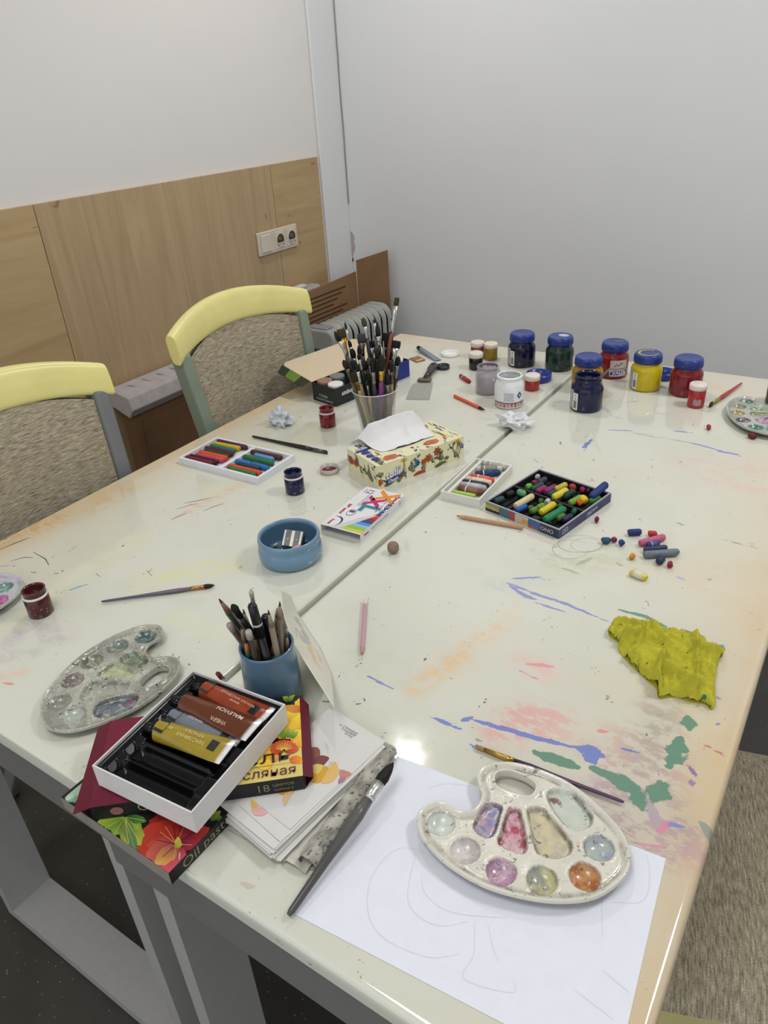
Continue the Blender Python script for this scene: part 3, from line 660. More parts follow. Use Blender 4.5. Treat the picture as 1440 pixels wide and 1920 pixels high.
# milky and white jars
def glass_jar(px, py, r, h, paint, label, rim, white=False):
    p = bodybase(px, py, r); t = thing('glass_jar', label, 'paint jar', p, 0, None); a = campitch(p)
    c = lin(paint); k = M(); nk = .82*r
    k.lathe([(r-.005, 0), (r-.001, .002), (r, .007), (r, h*.68), (r-.002, h*.76), (nk+.001, h*.84), (nk, h*.86), (nk, h*.93), (nk+.002, h*.94), (nk+.002, h*.97), (nk, h), (nk-.0025, h), (nk-.003, h*.9), (nk-.003, h*.84), (r-.004, h*.74), (r-.004, .005), (.0001, .004)], GLASS if not white else GLOSS, c if white else lin('bdb9bd'))
    if white:
        for z0, z1, cc in ((.006, .014, 'c9b5ae'), (.014, .018, '9d6a76')):
            arc_label(k, r+.0004, z0, z1, a-1.2, a+1.3, lin(cc))
        for i in range(9): arc_label(k, r+.0006, .006+.0012*(i % 3), .010+.001*i, a-1.1+.25*i, a-1.0+.25*i, lin(('8b4a50','b78a6a','7a5a8a')[i % 3]), 3)
        for i in range(6): arc_label(k, r+.0004, .022+.0035*i, .0232+.0035*i, a-.35, a+.35-.06*(i % 2), lin('8e9096'), 5)
        k.add([on_cyl(r+.0006, a+.75, .034)(x, y) for x, y in ((0,-.009),(.007,0),(0,.009),(-.007,0))], [(0,1,2,3)], PAPER, lin('2d3f72'))
        k.add([on_cyl(r+.0009, a+.75, .034)(x, y) for x, y in ((0,-.004),(.003,0),(0,.004),(-.003,0))], [(0,1,2,3)], PAPER, lin('c5cad6'))
    k.obj('jar_body', t)
    k = M(); k.lathe([(r-.0055, .0045), (r-.0045, .006), (r-.0045, h*.62), (.0001, h*.61)], GLOSS, c); k.obj('paint', t)
    if rim:
        k = M(); k.grid(lambda u, v: ((nk-.0033)*math.cos(u*2*math.pi), (nk-.0033)*math.sin(u*2*math.pi), h*(.985-.10*v*(.7+.9*abs(fb(math.cos(u*6.28)*1.5, math.sin(u*6.28)*1.5, 2))))), 60, 2, GLOSS, lin(rim)); k.obj('dried_paint', t)
    return t
glass_jar(915, 743.6, .0325, .068, '9a90a2', 'open glass jar of dull lilac paint water', '75698f')
glass_jar(953.6, 769, .0345, .075, 'e2e4e4', 'open white paint jar with printed label and blue diamond', 'b9bbbd', True)
# small jars
def small_jar(px, py, paint, label, cap=None, capin=None, r=.0185, h=.034, band=False, base=None, name='small_paint_jar', smudge=None, grp='small gouache pots'):
    p = base or bodybase(px, py, r); t = thing(name, label, 'paint jar', p, 0, grp); c = lin(paint); k = M(); a = campitch(p)
    if cap:
        k.lathe([(r-.002, 0), (r, .002), (r, h-.004), (r-.002, h-.001), (r-.003, h+.002), (.01, h+.002)], GLOSS, c)
        if smudge: k.grid(lambda u, v: on_cyl(r+.0003, a-.3+.9*u, .008+.014*v+.003*fb(u*3, v))(0, 0), 8, 4, GLOSS, lin(smudge))
    else:
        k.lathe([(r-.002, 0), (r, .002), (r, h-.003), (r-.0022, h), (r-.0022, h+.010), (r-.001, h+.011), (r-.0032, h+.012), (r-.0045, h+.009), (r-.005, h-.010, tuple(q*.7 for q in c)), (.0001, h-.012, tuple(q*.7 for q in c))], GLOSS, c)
        rr = random.Random(px)
        for i in range(7):
            q = a+rr.uniform(-1.2, 1.2); z = rr.uniform(.006, h-.008); k.add([on_cyl(r+.0004, q, z)(x*rr.uniform(.5,1), y) for x, y in ((-.0006,-.0009),(.0006,-.0007),(.0005,.0009),(-.0005,.0006))], [(0,1,2,3)], GLOSS, lin('cfc9c4'))
    k.obj('jar_body', t)
    if band:
        k = M(); k.lathe([(r-.0018, h-.0008), (r+.0003, h-.0006), (r+.0003, h+.0022), (r-.0018, h+.0025)], PLAST, lin('d5cfca'), closed=True); k.obj('safety_ring', t)
    if cap:
        k = M(); z = h-.001; k.lathe([(r-.002, z), (r+.0006, z), (r+.0008, z+.0105), (r-.0005, z+.0125), (r-.0035, z+.0128)], PLAST, lin(cap), 36); k.lathe([(r-.0035, z+.0120), (.0001, z+.0120)], PLAST, lin(capin or cap), 30)
        k.flat([((r-.008)*math.cos(i*.7)*(1+.3*fb(i, 1)), (r-.008)*math.sin(i*.7)*(1+.3*fb(i, 4))) for i in range(9)], z+.0123, PLAST, tuple(v*.75 for v in lin(capin or cap))); k.obj('cap', t)
    return t
small_jar(616, 804, '700f18', 'open crimson paint pot beside the black paint box', band=True)
small_jar(555, 930.5, '14153f', 'open dark blue paint pot beside the white pastel tray', band=True)
small_jar(82, 1160, '4a1c1b', 'open brown maroon paint pot at the left edge of the table', band=True)
small_jar(895, 674, '8c3b3d', 'small pot with pink-topped cream cap behind the black pot', cap='ddd0c8', capin='b0626e')
small_jar(920, 677, '8f7520', 'small olive yellow pot with yellow and red dabs on its cap', cap='e0d7c0', capin='c9b06a')
small_jar(892, 695.6, '201b18', 'small black pot with grey-topped cream cap', cap='d8d4c6', capin='6e6f68')
small_jar(997, 734.8, 'a02a26', 'small red pot in front of the upturned blue lid', cap='e0d6cb', capin='b6434a', h=.027)
small_jar(1302.5, 767, 'a3242a', 'small red and pink pot in front of the dark red jar', cap='ddd0cc', capin='c4545f', h=.043, smudge='a08088')
# jar at right frame edge
small_jar(1452, 762, '3b3836', 'dark pot cut off at the right edge above the palette', cap='8b7f78', capin='6c625c', r=.022, h=.04)

def lid(px, py, r, h, col, label, inner=None, z=TZ, up=True, off=0):
    p = away(T(px, py, z), off); k = M(); c = lin(col); ci = lin(inner or col)
    k.lathe([(r*.5, 0), (r-.001, 0), (r, .001), (r, h), (r-.0015, h), (r-.002, .0022), (r-.0021, .0021, ci), (.0001, .002, ci)], PLAST, c, 40)
    o = k.obj('jar_lid', None, p); return tag(o, label, 'lid')
lid(844, 666, .026, .009, 'e4e4e1', 'round white jar lid at the back of the left table')
lid(1010, 712, .032, .019, '243a88', 'upturned blue lid beside the small red pot', '1b2a63')
lid(1243, 708, .030, .018, '243a88', 'blue lid half hidden behind the yellow jar', '1b2a63')
lid(618, 884, .0195, .010, 'b9aea6', 'silver lid coated with dark red paint inside', '5a1d1c')
lid(831, 691, .0175, .010, '2a2b2e', 'glossy black screw lid beside the scraper handle', '3e4247')

# ---------------- brushes, pencils ----------------
def oriented(p0, p1):
    d = Vector(p1)-Vector(p0); return d.to_track_quat('Z', 'Y'), d.length
def brush(p0, p1, label, hc='2a2a2c', fc='b9b9b6', bc='2b2622', r=.0035, bl=.018, fl=.028, bw=None, flat=False, tip='round', grp=None, name='paint_brush', hc2=None, bend=0, spin=0, parts=True):
    """p0 handle end, p1 bristle tip"""
    q, Ln = oriented(p0, p1)
    if spin: q = q @ Matrix.Rotation(spin, 4, 'Z').to_quaternion()
    t = thing(name, label, 'brush', p0, 0, grp, q); bw = bw or r*1.1; zf = Ln-bl-fl; zb = Ln-bl; H = lin(hc); H2 = lin(hc2) if hc2 else H
    k = M(); k.tube([(0,0,0),(0,0,.004),(0,0,zf*.45),(0,0,zf*.85),(0,0,zf+.003)], [r*.35,r*.55,r*.75,r*1.15,r*.85], LACQ, H, 10, cols=[H2,H2,H2,H,H]); k.obj('handle', t)
    k = M(); fm = METAL
    k.tube([(0,0,zf),(0,0,zf+fl*.15),(0,0,zf+fl*.2),(0,0,zf+fl*.25),(0,0,zf+fl*.5),(0,0,zb)], [r*.95,r*.97,r*1.08,r*.97,r*1.0,bw*(.97)], fm, lin(fc), 12, flat=[1,1,1,1,.9,.45 if flat else 1], up=Vector((1,0,0))); k.obj('ferrule', t)
    k = M()
    if flat: pr = [(0,.95),(.3,1.08),(.7,1.05),(.95,.95),(1,.8)]
    elif tip == 'point': pr = [(0,.95),(.3,1.1),(.65,.8),(.88,.4),(1,.06)]
    else: pr = [(0,.95),(.35,1.25),(.7,1.1),(.9,.7),(1,.3)]
    k.tube([(bend*zz*zz*bw,0,zb-.001+zz*bl) for zz, _ in pr], [bw*x for _, x in pr], BRIS, lin(bc), 12, flat=[.45,.42,.35,.25,.15] if flat else 1, up=Vector((1,0,0)))
    k.obj('bristles', t); return t
def pencil(p0, p1, label, c, r=.0036, tipc='c19a72', lead='3a3230', name='pencil', grp=None, end=None, cat='pencil', tl=.02, ec=None):
    q, Ln = oriented(p0, p1); t = thing(name, label, cat, p0, 0, grp, q)
    k = M(); k.tube([(0,0,0),(0,0,.0005),(0,0,Ln-tl)], [r*.9,r,r], LACQ, lin(c), 6); 
    if ec: k.tube([(0,0,-.001),(0,0,.012)], [r*1.06,r*1.06], LACQ, lin(ec), 6)
    k.obj('barrel', t)
    k = M(); k.tube([(0,0,Ln-tl),(0,0,Ln-tl*.25)], [r*.98,r*.45], WOOD, lin(tipc), 8); k.obj('wooden_tip', t)
    k = M(); k.tube([(0,0,Ln-tl*.25),(0,0,Ln)], [r*.45,r*.14], WAX, lin(lead), 6); k.obj('lead', t); return t
def lay(a, b, r0=.004, r1=None, z=TZ): return T(*a, z+r0), T(*b, z+(r1 if r1 is not None else r0))
brush(*lay((473,818),(615,849)), 'long black brush lying behind the white pastel tray', '1c1c1e', '5c5c5a', '3a3a3a', r=.0046, bl=.010, fl=.03, flat=True, bw=.005)
brush(*lay((190,1128),(404,1097)), 'thin purple-grey brush with black point, lying alone on the left table', '6c5d6b', 'b0794a', '26231f', r=.0032, bl=.017, fl=.022, tip='point', hc2='554a5e')
brush(*lay((1170,1504),(890,1399)), 'purple brush with gold ferrule lying above the front palette', '3e2541', 'b08e44', 'a08a5c', r=.0033, bl=.012, fl=.036, flat=True, bw=.0038, hc2='5b3a5a')
brush(*lay((1391,718),(1330,761),.005), 'red-handled flat brush beside the palette at the right edge', 'a8333a', 'b59a55', '3b342f', r=.0045, bl=.013, fl=.04, flat=True, bw=.007)
brush(*lay((541,1716),(739,1428),.006,.03), 'big charcoal-coloured brush leaning on the card stack beside the paper', '5a5855', 'cfcfcc', '1d1b1a', r=.0062, bl=.030, fl=.022, bw=.0062, tip='point', hc2='4b4a48')
brush(Vector((pj[0]+.05, pj[1]-.005, TZ+.105)), Vector((pj[0]-.022, pj[1], TZ+.02)), 'grey-brown brush standing in the open navy jar', '6f6663', '6b6560', '1c1c3a', r=.004, bl=.015, fl=.02)
pencil(*lay((852,742),(909,769)), 'orange pencil with black tip lying in front of the lilac jar', 'd8502f', r=.0042, tipc='2a2a2a', lead='1a1a1a', name='pencil')
pencil(*lay((980,989),(856,967)), 'natural wood pencil lying in front of the black pastel box', 'b58d6a', r=.0038, tipc='c39a75', lead='5a4a48', tl=.014)
pencil(*lay((685,1125),(678,1228)), 'pink pencil lying alone in the middle of the right table', 'bf93a2', r=.0034, tipc='b98f86', lead='8c5a66', tl=.014, ec='d9cfc9')

# ---------------- loose crayons ----------------
def crayon(a, b, c, label, r=.0052, z=TZ, wrap=None, tipcol=None, z2=None, grp='oil pastel pieces'):
    pa, pb = T(*a, z+r), T(*b, (z2 if z2 is not None else z)+r)
    if (pb-pa).length < .006: d = (pb-pa).normalized() if (pb-pa).length > 1e-4 else Vector((1, .3, 0)); pb = pa+d*.008
    q, Ln = oriented(pa, pb); C = lin(c); rn = random.Random(int(a[0]*7+a[1])); k = M()
    C2 = tuple(v*rn.uniform(.75, .95) for v in C); 
    w = lambda: rn.uniform(-.08, .08)*r
    k.tube([(0,0,0),(w(),w(),r*.25),(0,0,r*.8),(0,0,Ln*.5),(0,0,Ln-r*.7),(w(),w(),Ln-r*.2),(w(),0,Ln)], [r*.55,r*.88,r,r*rn.uniform(.96,1),r*.99,r*.8,r*.5], WAX, C, 12, cols=[C2,C,C,C,C,C,C2])
    if wrap:
        t = thing('oil_pastel', label, 'crayon', pa, 0, grp, q); k.obj('stick', t)
        m = M(); m.tube([(0,0,Ln*.18),(0,0,Ln*.8)], [r*1.07,r*1.07], PAPER, lin(wrap), 14); m.tube([(0,0,Ln*.3),(0,0,Ln*.34)], [r*1.09,r*1.09], PAPER, lin('e0ddd6'), 14); m.obj('paper_wrapper', t)
    else:
        t = k.obj('oil_pastel', None, pa); t.rotation_mode = 'QUATERNION'; t.rotation_quaternion = q; tag(t, label, 'crayon', grp)
    return t
C8 = crop(800, 840, 2.88)
for x0,y0,x1,y1,c,r,l in [
 (908,385,930,388,'7d2434',.0058,'dark red pastel stub just below the black pastel box'),
 (1085,457,1160,453,'22336e',.0058,'navy pastel, upper left of the loose pieces'),
 (1195,460,1245,464,'b23a35',.005,'bright red pastel stub above the pink stick'),
 (1150,515,1285,480,'b65f7e',.0060,'pink pastel stick among the loose pieces'),
 (1190,525,1255,513,'343f75',.0052,'short blue pastel with pale label print under the pink stick'),
 (1172,552,1298,538,'34365a',.0052,'dark slate blue pastel stick above the grey one'),
 (1172,577,1360,562,'6b7380',.0062,'long grey pastel stick among the loose pieces'),
 (1250,618,1276,592,'2b3553',.0060,'short dark navy pastel crossing below the grey stick'),
 (1300,625,1316,628,'8c2a3a',.0056,'crimson pastel crumb right of the navy stub'),
 (1096,582,1110,584,'d78c27',.0055,'orange pastel crumb left of the grey stick'),
 (1100,668,1190,703,'d9c92e',.0056,'yellow pastel stick with paper band, nearest of the loose pieces'),
 (945,500,992,500,'27506e',.0058,'teal blue pastel stub, leftmost of the loose pieces'),
 (1004,488,1012,494,'7a2a48',.0048,'maroon crumb touching the teal blue stub'),
 (1038,510,1054,511,'2b3f7f',.0056,'round blue crumb right of the maroon crumb')]:
    crayon(C8(x0,y0), C8(x1,y1), c, l, r, wrap='d9d3b4' if 'paper band' in l else ('4a568a' if 'label print' in l else None))
crayon((863,704),(881,716),'8e2b33','dark red wrapped pastel lying behind the orange pencil',.0052,wrap='a03a42')
crayon((1325,800),(1333,802),'a23a2c','brick red pastel stub left of the right palette',.006)
crayon((1404,815),(1417,820),'6a1d22','dark red stub half under the right palette',.006)
k = M(); k.lathe([(.0001,-.0105)]+[(.0105*math.sin(a)*(1+.05*math.sin(3*a)), -.0105*math.cos(a)) for a in (.4,.8,1.2,1.6,2.0,2.4,2.8)]+[(.0001,.0108)], WAX, lin('86705e'), 20)
tag(k.obj('eraser_ball', None, away(T(738,1042), .009)+Vector((0,0,.0105))), 'small brown kneaded ball alone near the table seam', 'ball')

# ---------------- trays with crayons ----------------
def tray(corners, z, h, wall_, col, label, floor_c=None, dividers=(), name='pastel_tray', cat='tray', m=PLAST, inner=None, base=TZ, lip=.0):
    c, a, w_, d_ = rectfit(corners, z); t = thing(name, label, cat, (c.x, c.y, base), a); x, y = w_/2, d_/2; C = lin(col); ci = lin(inner) if inner else C
    k = M(); k.box((-x,-y,0),(x,y,.0015),m,C); zt = z-base
    for lo, hi in (((-x,-y,.0015),(x,-y+wall_,zt)),((-x,y-wall_,.0015),(x,y,zt)),((-x,-y+wall_,.0015),(-x+wall_,y-wall_,zt)),((x-wall_,-y+wall_,.0015),(x,y-wall_,zt))): k.box(lo,hi,m,C)
    k.obj('tray_body' if name != 'pastel_box' else 'box_body', t)
    if inner or dividers:
        k = M(); e = wall_+.0003; k.box((-x+e,-y+e,.0016),(x-e,y-e,.0032),m,ci)
        if inner:
            for lo, hi in (((-x+e,-y+e,.0032),(x-e,-y+e+.0015,zt-.002)),((-x+e,y-e-.0015,.0032),(x-e,y-e,zt-.002)),((-x+e,-y+e,.0032),(-x+e+.0015,y-e,zt-.002)),((x-e-.0015,-y+e,.0032),(x-e,y-e,zt-.002))): k.box(lo,hi,m,ci)
        for f in dividers:
            ax, pos, th, hh = f
            if ax == 'x': k.box((-x+w_*pos-th/2,-y+e,.003),(-x+w_*pos+th/2,y-e,hh),m,ci)
            else: k.box((-x+e,-y+d_*pos-th/2,.003),(x-e,-y+d_*pos+th/2,hh),m,ci)
        k.obj('insert', t)
    return t, c, a, w_, d_
# left white tray: corners left, near, right, back
LT = tray([(335,858),(483,897),(552,853),(406,819)], TZ+.014, .014, .006, 'dcdde2', 'white plastic pastel tray with coloured sticks, at the chair side of the left table', dividers=[('x',.52,.009,.013)])
K3 = crop(320, 760, 4); Z3 = TZ+.0035
for x0,y0,x1,y1,c,l,wp in [
 (350,270,575,318,'4a2742','dark purple pastel, farthest stick in the left half of the white tray',0),
 (322,287,520,326,'c3a524','yellow pastel in the left half of the white tray',0),
 (300,305,480,348,'1e6a68','teal pastel under the yellow one in the white tray',0),
 (262,322,470,368,'5a1d26','maroon pastel in the left half of the white tray',0),
 (255,340,440,385,'2c3f31','dark green pastel in the left half of the white tray',0),
 (215,352,425,400,'cc5424','orange pastel in the left half of the white tray',0),
 (192,370,400,415,'c2465a','pink pastel in the left half of the white tray',0),
 (145,382,350,432,'2a1a22','black pastel in the left half of the white tray',0),
 (118,393,318,440,'6b1e2c','dark red pastel, nearest in the left half of the white tray',0),
 (605,348,832,395,'4d2a25','thick brown pastel, farthest in the right half of the white tray',0),
 (630,375,772,408,'4f92c4','light blue pastel in the right half of the white tray',0),
 (548,385,772,438,'2f6b3b','green pastel in the right half of the white tray',0),
 (490,418,600,440,'2a74b8','left bright blue pastel in the right half of the white tray',0),
 (615,442,738,476,'2768a8','right bright blue pastel in the right half of the white tray',0),
 (500,440,665,478,'21404c','dark teal pastel in the right half of the white tray',0),
 (438,455,680,512,'cc4a30','red orange pastel in the right half of the white tray',0),
 (430,470,640,525,'3a6d34','leaf green pastel, nearest in the right half of the white tray',0)]:
    crayon(K3(x0,y0), K3(x1,y1), c, l, .0060, Z3, grp='pastels in the left white tray')
# middle white tray
MT = tray([(824.4,920.5),(898,936.7),(963,872),(893,859)], TZ+.017, .017, .0035, 'd9d8d0', 'narrow white cardboard tray with seven or so sticks, lying over the table seam', dividers=[('x',.17,.006,.0155)], m=PAPER)
K9 = crop(820, 850, 9); Z9 = TZ+.0045
for x0,y0,x1,y1,c,l,wp in [
 (780,170,1170,238,'b7b4ae','clear grey stick, farthest in the narrow white tray','a8a7a4'),
 (650,262,1100,262,'c2bda8','cream stick beside the navy one in the narrow white tray','8d8b78'),
 (640,352,1060,322,'1f3a5e','navy wrapped pastel in the narrow white tray','223f70'),
 (575,388,955,465,'d2533c','orange red pastel in the narrow white tray','d8694c'),
 (480,432,915,508,'d9c4ac','cream pink pastel in the narrow white tray','dcccb6'),
 (415,480,855,556,'202226','black pastel in the narrow white tray','34383c'),
 (385,520,830,596,'a5a5aa','silver grey pastel in the narrow white tray','b9bac2'),
 (355,588,780,668,'6a4234','brown pastel in the narrow white tray','8a5f4b')]:
    crayon(K9(x0,y0), K9(x1,y1), c, l, .0062, Z9, wrap=wp, grp='pastels in the narrow white tray')
crayon(K9(230,640), K9(640,722), '9fcf52', 'lime green pastel, nearest in the narrow white tray', .0040, TZ+.007, grp='pastels in the narrow white tray')
# black pastel box
BT = tray([(909,939.5),(1047,991),(1149,924),(1010,879)], TZ+.0185, .0185, .0022, 'a9a9ae', 'open cardboard pastel box with black insert full of crayon stubs', inner='1b1b1e', dividers=[('y',.5,.005,.016)]+[('x',.08+.083*i,.0012,.0065) for i in range(11)], name='pastel_box', cat='box', m=PAPER)
t, c, a, w_, d_ = BT
k = M(); x, y = w_/2, d_/2; e = .0002
# printed sides: near-left side is local -y, near-right side is local +x
def side_y(u0, u1, z0, z1, col): k.add([(-x+w_*u0,-y-e,z0),(-x+w_*u1,-y-e,z0),(-x+w_*u1,-y-e,z1),(-x+w_*u0,-y-e,z1)], [(0,1,2,3)], PAPER, lin(col))
def side_x(u0, u1, z0, z1, col): k.add([(x+e,-y+d_*u0,z0),(x+e,-y+d_*u1,z0),(x+e,-y+d_*u1,z1),(x+e,-y+d_*u0,z1)], [(0,1,2,3)], PAPER, lin(col))
for u0,u1,z0,z1,cc in ((0,.2,.0005,.017,'8e8a66'),(.0,.2,.0,.006,'2c2c30'),(.2,.34,0,.017,'4a6a78'),(.34,.42,0,.017,'9c4a48'),(.42,.6,0,.017,'c4b4a0'),(.52,.6,.004,.012,'c79a50'),(.6,.76,0,.017,'3c5f94'),(.6,.72,0,.005,'a85a3e'),(.76,1,0,.017,'2a3546')): side_y(u0,u1,z0,z1,cc); e += .00008
side_x(0,1,0,.017,'3a3f66')
for q in range(4): e += .00006; side_x(.1+.2*q,.22+.2*q,.002,.010,('4a4f7a','333a5c','565a84','2f3658')[q])
e += .0002
k.text('ONO', .011, lambda xx, yy: (-x+w_*.85+xx, -y-e, .0085+yy), PAPER, lin('b8a0a8'), bold=.0002)
k.text('ROSSO', .009, lambda xx, yy: (-x+w_*.10+xx, -y-e, .009+yy), PAPER, lin('c9c06c'), bold=.0003)
k.text('пастель', .009, lambda xx, yy: (x+e, -y+d_*.62+xx, .010+yy), PAPER, lin('c9c9d6'), bold=.0001)
k.text('ОП', .012, lambda xx, yy: (x+e, -y+d_*.10+xx, .0085+yy), PAPER, lin('c9c9d6'), bold=.0001)
k.obj('printed_side', t)
K5 = crop(900, 870, 5.54); Z5 = TZ+.0055
for x0,y0,x1,y1,c,l,r in [
 (150,395,245,355,'274247','dark teal stub at the left corner of the black-lined box',.0058),
 (275,325,350,292,'1d1a1a','black brown stub behind the dark teal stub',.0056),
 (390,285,475,318,'5f9a72','pale green patterned stub near the top of the near row',.006),
 (365,440,550,330,'cdbf94','long cream pastel with speckles in the near row',.0060),
 (372,488,480,437,'2457a6','bright blue stub in the near row',.0052),
 (505,462,548,452,'5d7a35','small olive crumb beside the blue stub',.005),
 (530,500,590,465,'5f7d3a','olive green piece below the crumb',.0058),
 (595,462,668,425,'6d8a3f','second olive green piece leaning up the row',.0058),
 (612,385,655,390,'4b6a30','olive stub standing by the middle divider',.006),
 (688,405,722,378,'b9bab8','white plastic-looking stub by the middle divider',.0055),
 (628,508,775,412,'c9bd2a','dirty yellow stick in the near row',.0062),
 (798,452,858,438,'1f5238','dark green stub left of the round green stub',.0058),
 (672,585,878,462,'1f7a4c','long green stick with clear sleeve in the near row',.0066),
 (800,572,878,532,'54702c','olive green stub at the near corner',.0058),
 (862,592,955,538,'25274a','navy grey stub at the near corner',.0058),
 (545,562,625,580,'1f3a30','dark green stub at the near edge',.005),
 (950,492,1000,500,'1f6a40','round green stub by the divider near the right',.0068),
 (660,600,740,610,'1c3532','dark bottle green piece on the near wall',.0045),
 (580,128,618,140,'b9b2bc','white lilac stub at the far corner',.0058),
 (480,245,532,222,'5aa83a','lime green stub at the far left',.0056),
 (540,205,595,192,'6f1f4a','dark magenta stub at the far left',.0060),
 (605,195,688,152,'33404f','slate grey piece at the far left',.0056),
 (535,268,652,205,'26493c','dark green stick in the far row',.0056),
 (590,292,682,242,'8a2456','magenta piece in the far row',.0060),
 (670,295,795,235,'7a2a5c','purple magenta stick in the far row',.0062),
 (712,325,785,292,'1f4a42','dark teal piece in the middle of the far row',.0056),
 (782,272,900,212,'b9a83c','yellow patterned stick in the far row',.0060),
 (760,350,905,270,'d3c23a','clean yellow stick in the far row',.0062),
 (865,342,980,282,'1d3a33','thick blackish green stick in the far row',.0066),
 (928,242,995,240,'a5352a','red stub in the far row',.0062),
 (1040,265,1088,272,'9c2450','crimson stub in the far row',.0058),
 (1100,275,1140,285,'2a1c24','blackish stub beside the crimson one',.0058),
 (930,412,1058,342,'6f9a3c','yellow green stick near the right corner',.0060),
 (1052,350,1100,392,'d9b92c','yellow blob near the right corner',.0075),
 (1010,405,1052,402,'d4652c','orange stub near the right corner',.0060),
 (1140,398,1240,348,'2f7a3c','green stick at the right corner',.0062)]:
    zz = Z5+(.004 if 'long' in l or 'clean' in l or 'dirty' in l else 0)
    crayon(K5(x0,y0), K5(x1,y1), c, l, r*1.06, zz, grp='pastels in the black-lined box')
crayon(K5(1150,345), K5(1318,205), '26356e', 'thick navy blue pastel sticking out over the right corner of the box', .0072, TZ+.012, z2=TZ+.022, grp='pastels in the black-lined box')
# ---------------- print motifs (2D polygons mapped onto a face) ----------------
def poly2(k, F, pts, col, z=0, m=None): 
    n = len(pts); a = sum(pts[i][0]*pts[(i+1)%n][1]-pts[(i+1)%n][0]*pts[i][1] for i in range(n))
    if a < 0: pts = pts[::-1]; 
    k.add([F(x, y, z) for x, y in pts], [tuple(range(n))], m or PAPER, col if isinstance(col, list) else lin(col) if isinstance(col, str) else col)
def rot(pts, a, cx, cy, s=1): c, q = math.cos(a), math.sin(a); return [(cx+s*(x*c-y*q), cy+s*(x*q+y*c)) for x, y in pts]
def petal(L, w, n=7): return [(0,0)]+[(L*t, w*math.sin(math.pi*min(1, t*.95+.05))**.7) for t in [i/n for i in range(1, n)]]+[(L, 0)]+[(L*t, -w*math.sin(math.pi*min(1, t*.95+.05))**.7) for t in [i/n for i in range(n-1, 0, -1)]]
def shaded_petal(k, F, cx, cy, a, L, w, c0, c1, z, m=None, ruf=0):
    P = petal(L, w, 9); pts = rot([(x*(1+ruf*math.sin(i*2.1)), y*(1+ruf*math.cos(i*1.7))) for i, (x, y) in enumerate(P)], a, cx, cy); n = len(pts)
    ctr = rot([(L*.45, 0)], a, cx, cy)[0]; A, B = lin(c0), lin(c1); mid = tuple((p+q)/2 for p, q in zip(A, B))
    vs = [F(*ctr, z)]+[F(x, y, z) for x, y in pts]; cols = [mid]+[tuple(A[j]+(B[j]-A[j])*min(1, math.hypot(x-cx, y-cy)/L) for j in range(3)) for x, y in pts]
    fs = [(0, 1+i, 1+(i+1) % n) for i in range(n)]
    k.add(vs, fs, m or PAPER, cols)
def line2(k, F, pts, w, col, z=0):
    P = [Vector(p) for p in pts]; vs = []
    for i, p in enumerate(P):
        d = (P[min(i+1,len(P)-1)]-P[max(i-1,0)]).normalized(); n = Vector((-d.y, d.x))*w/2; vs += [F(p.x+n.x, p.y+n.y, z), F(p.x-n.x, p.y-n.y, z)]
    k.add(vs, [(2*i, 2*i+1, 2*i+3, 2*i+2) for i in range(len(P)-1)], PAPER, lin(col))
def fern(k, F, x, y, a, s, col, z=0):
    pts = [(x+s*t*math.cos(a+.5*t), y+s*t*math.sin(a+.5*t)) for t in [i/9 for i in range(10)]]; line2(k, F, pts, s*.03, col, z)
    for i in range(1, 10):
        aa = a+.5*i/9; L = s*.30*(1.15-i/10)
        for sg in (-1, 1): poly2(k, F, rot(petal(L, L*.17, 4), aa+sg*1.1, *pts[i]), col, z)
def daisy(k, F, x, y, s, col, ctr, n=7, z=0, squash=1):
    for i in range(n): poly2(k, F, rot(petal(s, s*.28, 4), i*2*math.pi/n+.3, x, y), col, z)
    poly2(k, F, [(x+s*.3*math.cos(i), y+s*.3*math.sin(i)) for i in range(6)], ctr, z+.00005)
def flora(k, F, Wd, Hd, rnd, n):
    for i in range(n):
        x, y = Wd*(i+.5+rnd.uniform(-.3,.3))/n, Hd*rnd.uniform(.15, .8); kind = rnd.choice('flsbvgfl')
        s = min(Hd, Wd)*rnd.uniform(.2, .3); z = .0001+.00004*(i % 5); g = rnd.choice(('4c5638','5d6140','3f4a35','6b5f42'))
        clampF = lambda a, b, c: F(min(max(a, 0), Wd), min(max(b, 0), Hd), c)
        if kind == 'f': fern(k, clampF, x, y*.6, rnd.uniform(.6, 2.2), s*2.2, g, z)
        elif kind == 'l':
            line2(k, clampF, [(x, y-s), (x+s*.2, y), (x-s*.1, y+s)], s*.07, g, z)
            for q in (-1, 1): poly2(k, clampF, rot(petal(s*.9, s*.22, 5), 1.57+q*.9, x, y-s*.3*q), g, z)
        elif kind == 's': daisy(k, clampF, x, y, s*.8, rnd.choice(('b8623c','a9502f','c8a53a')), '7a5a2a', 7, z)
        elif kind == 'b': daisy(k, clampF, x, y, s*.6, '53568a', '8a87a8', 5, z)
        elif kind == 'v': daisy(k, clampF, x, y, s*.45, 'a5624e', '5a3a30', 5, z); line2(k, clampF, [(x, y), (x+s*.2, y-s), (x, y-1.6*s)], s*.06, g, z)
        else:
            for q in range(4): poly2(k, clampF, rot(petal(s*.5, s*.13, 4), q*1.5+.4, x+s*.4*math.cos(q*2), y+s*.3*math.sin(q*2)), g, z)

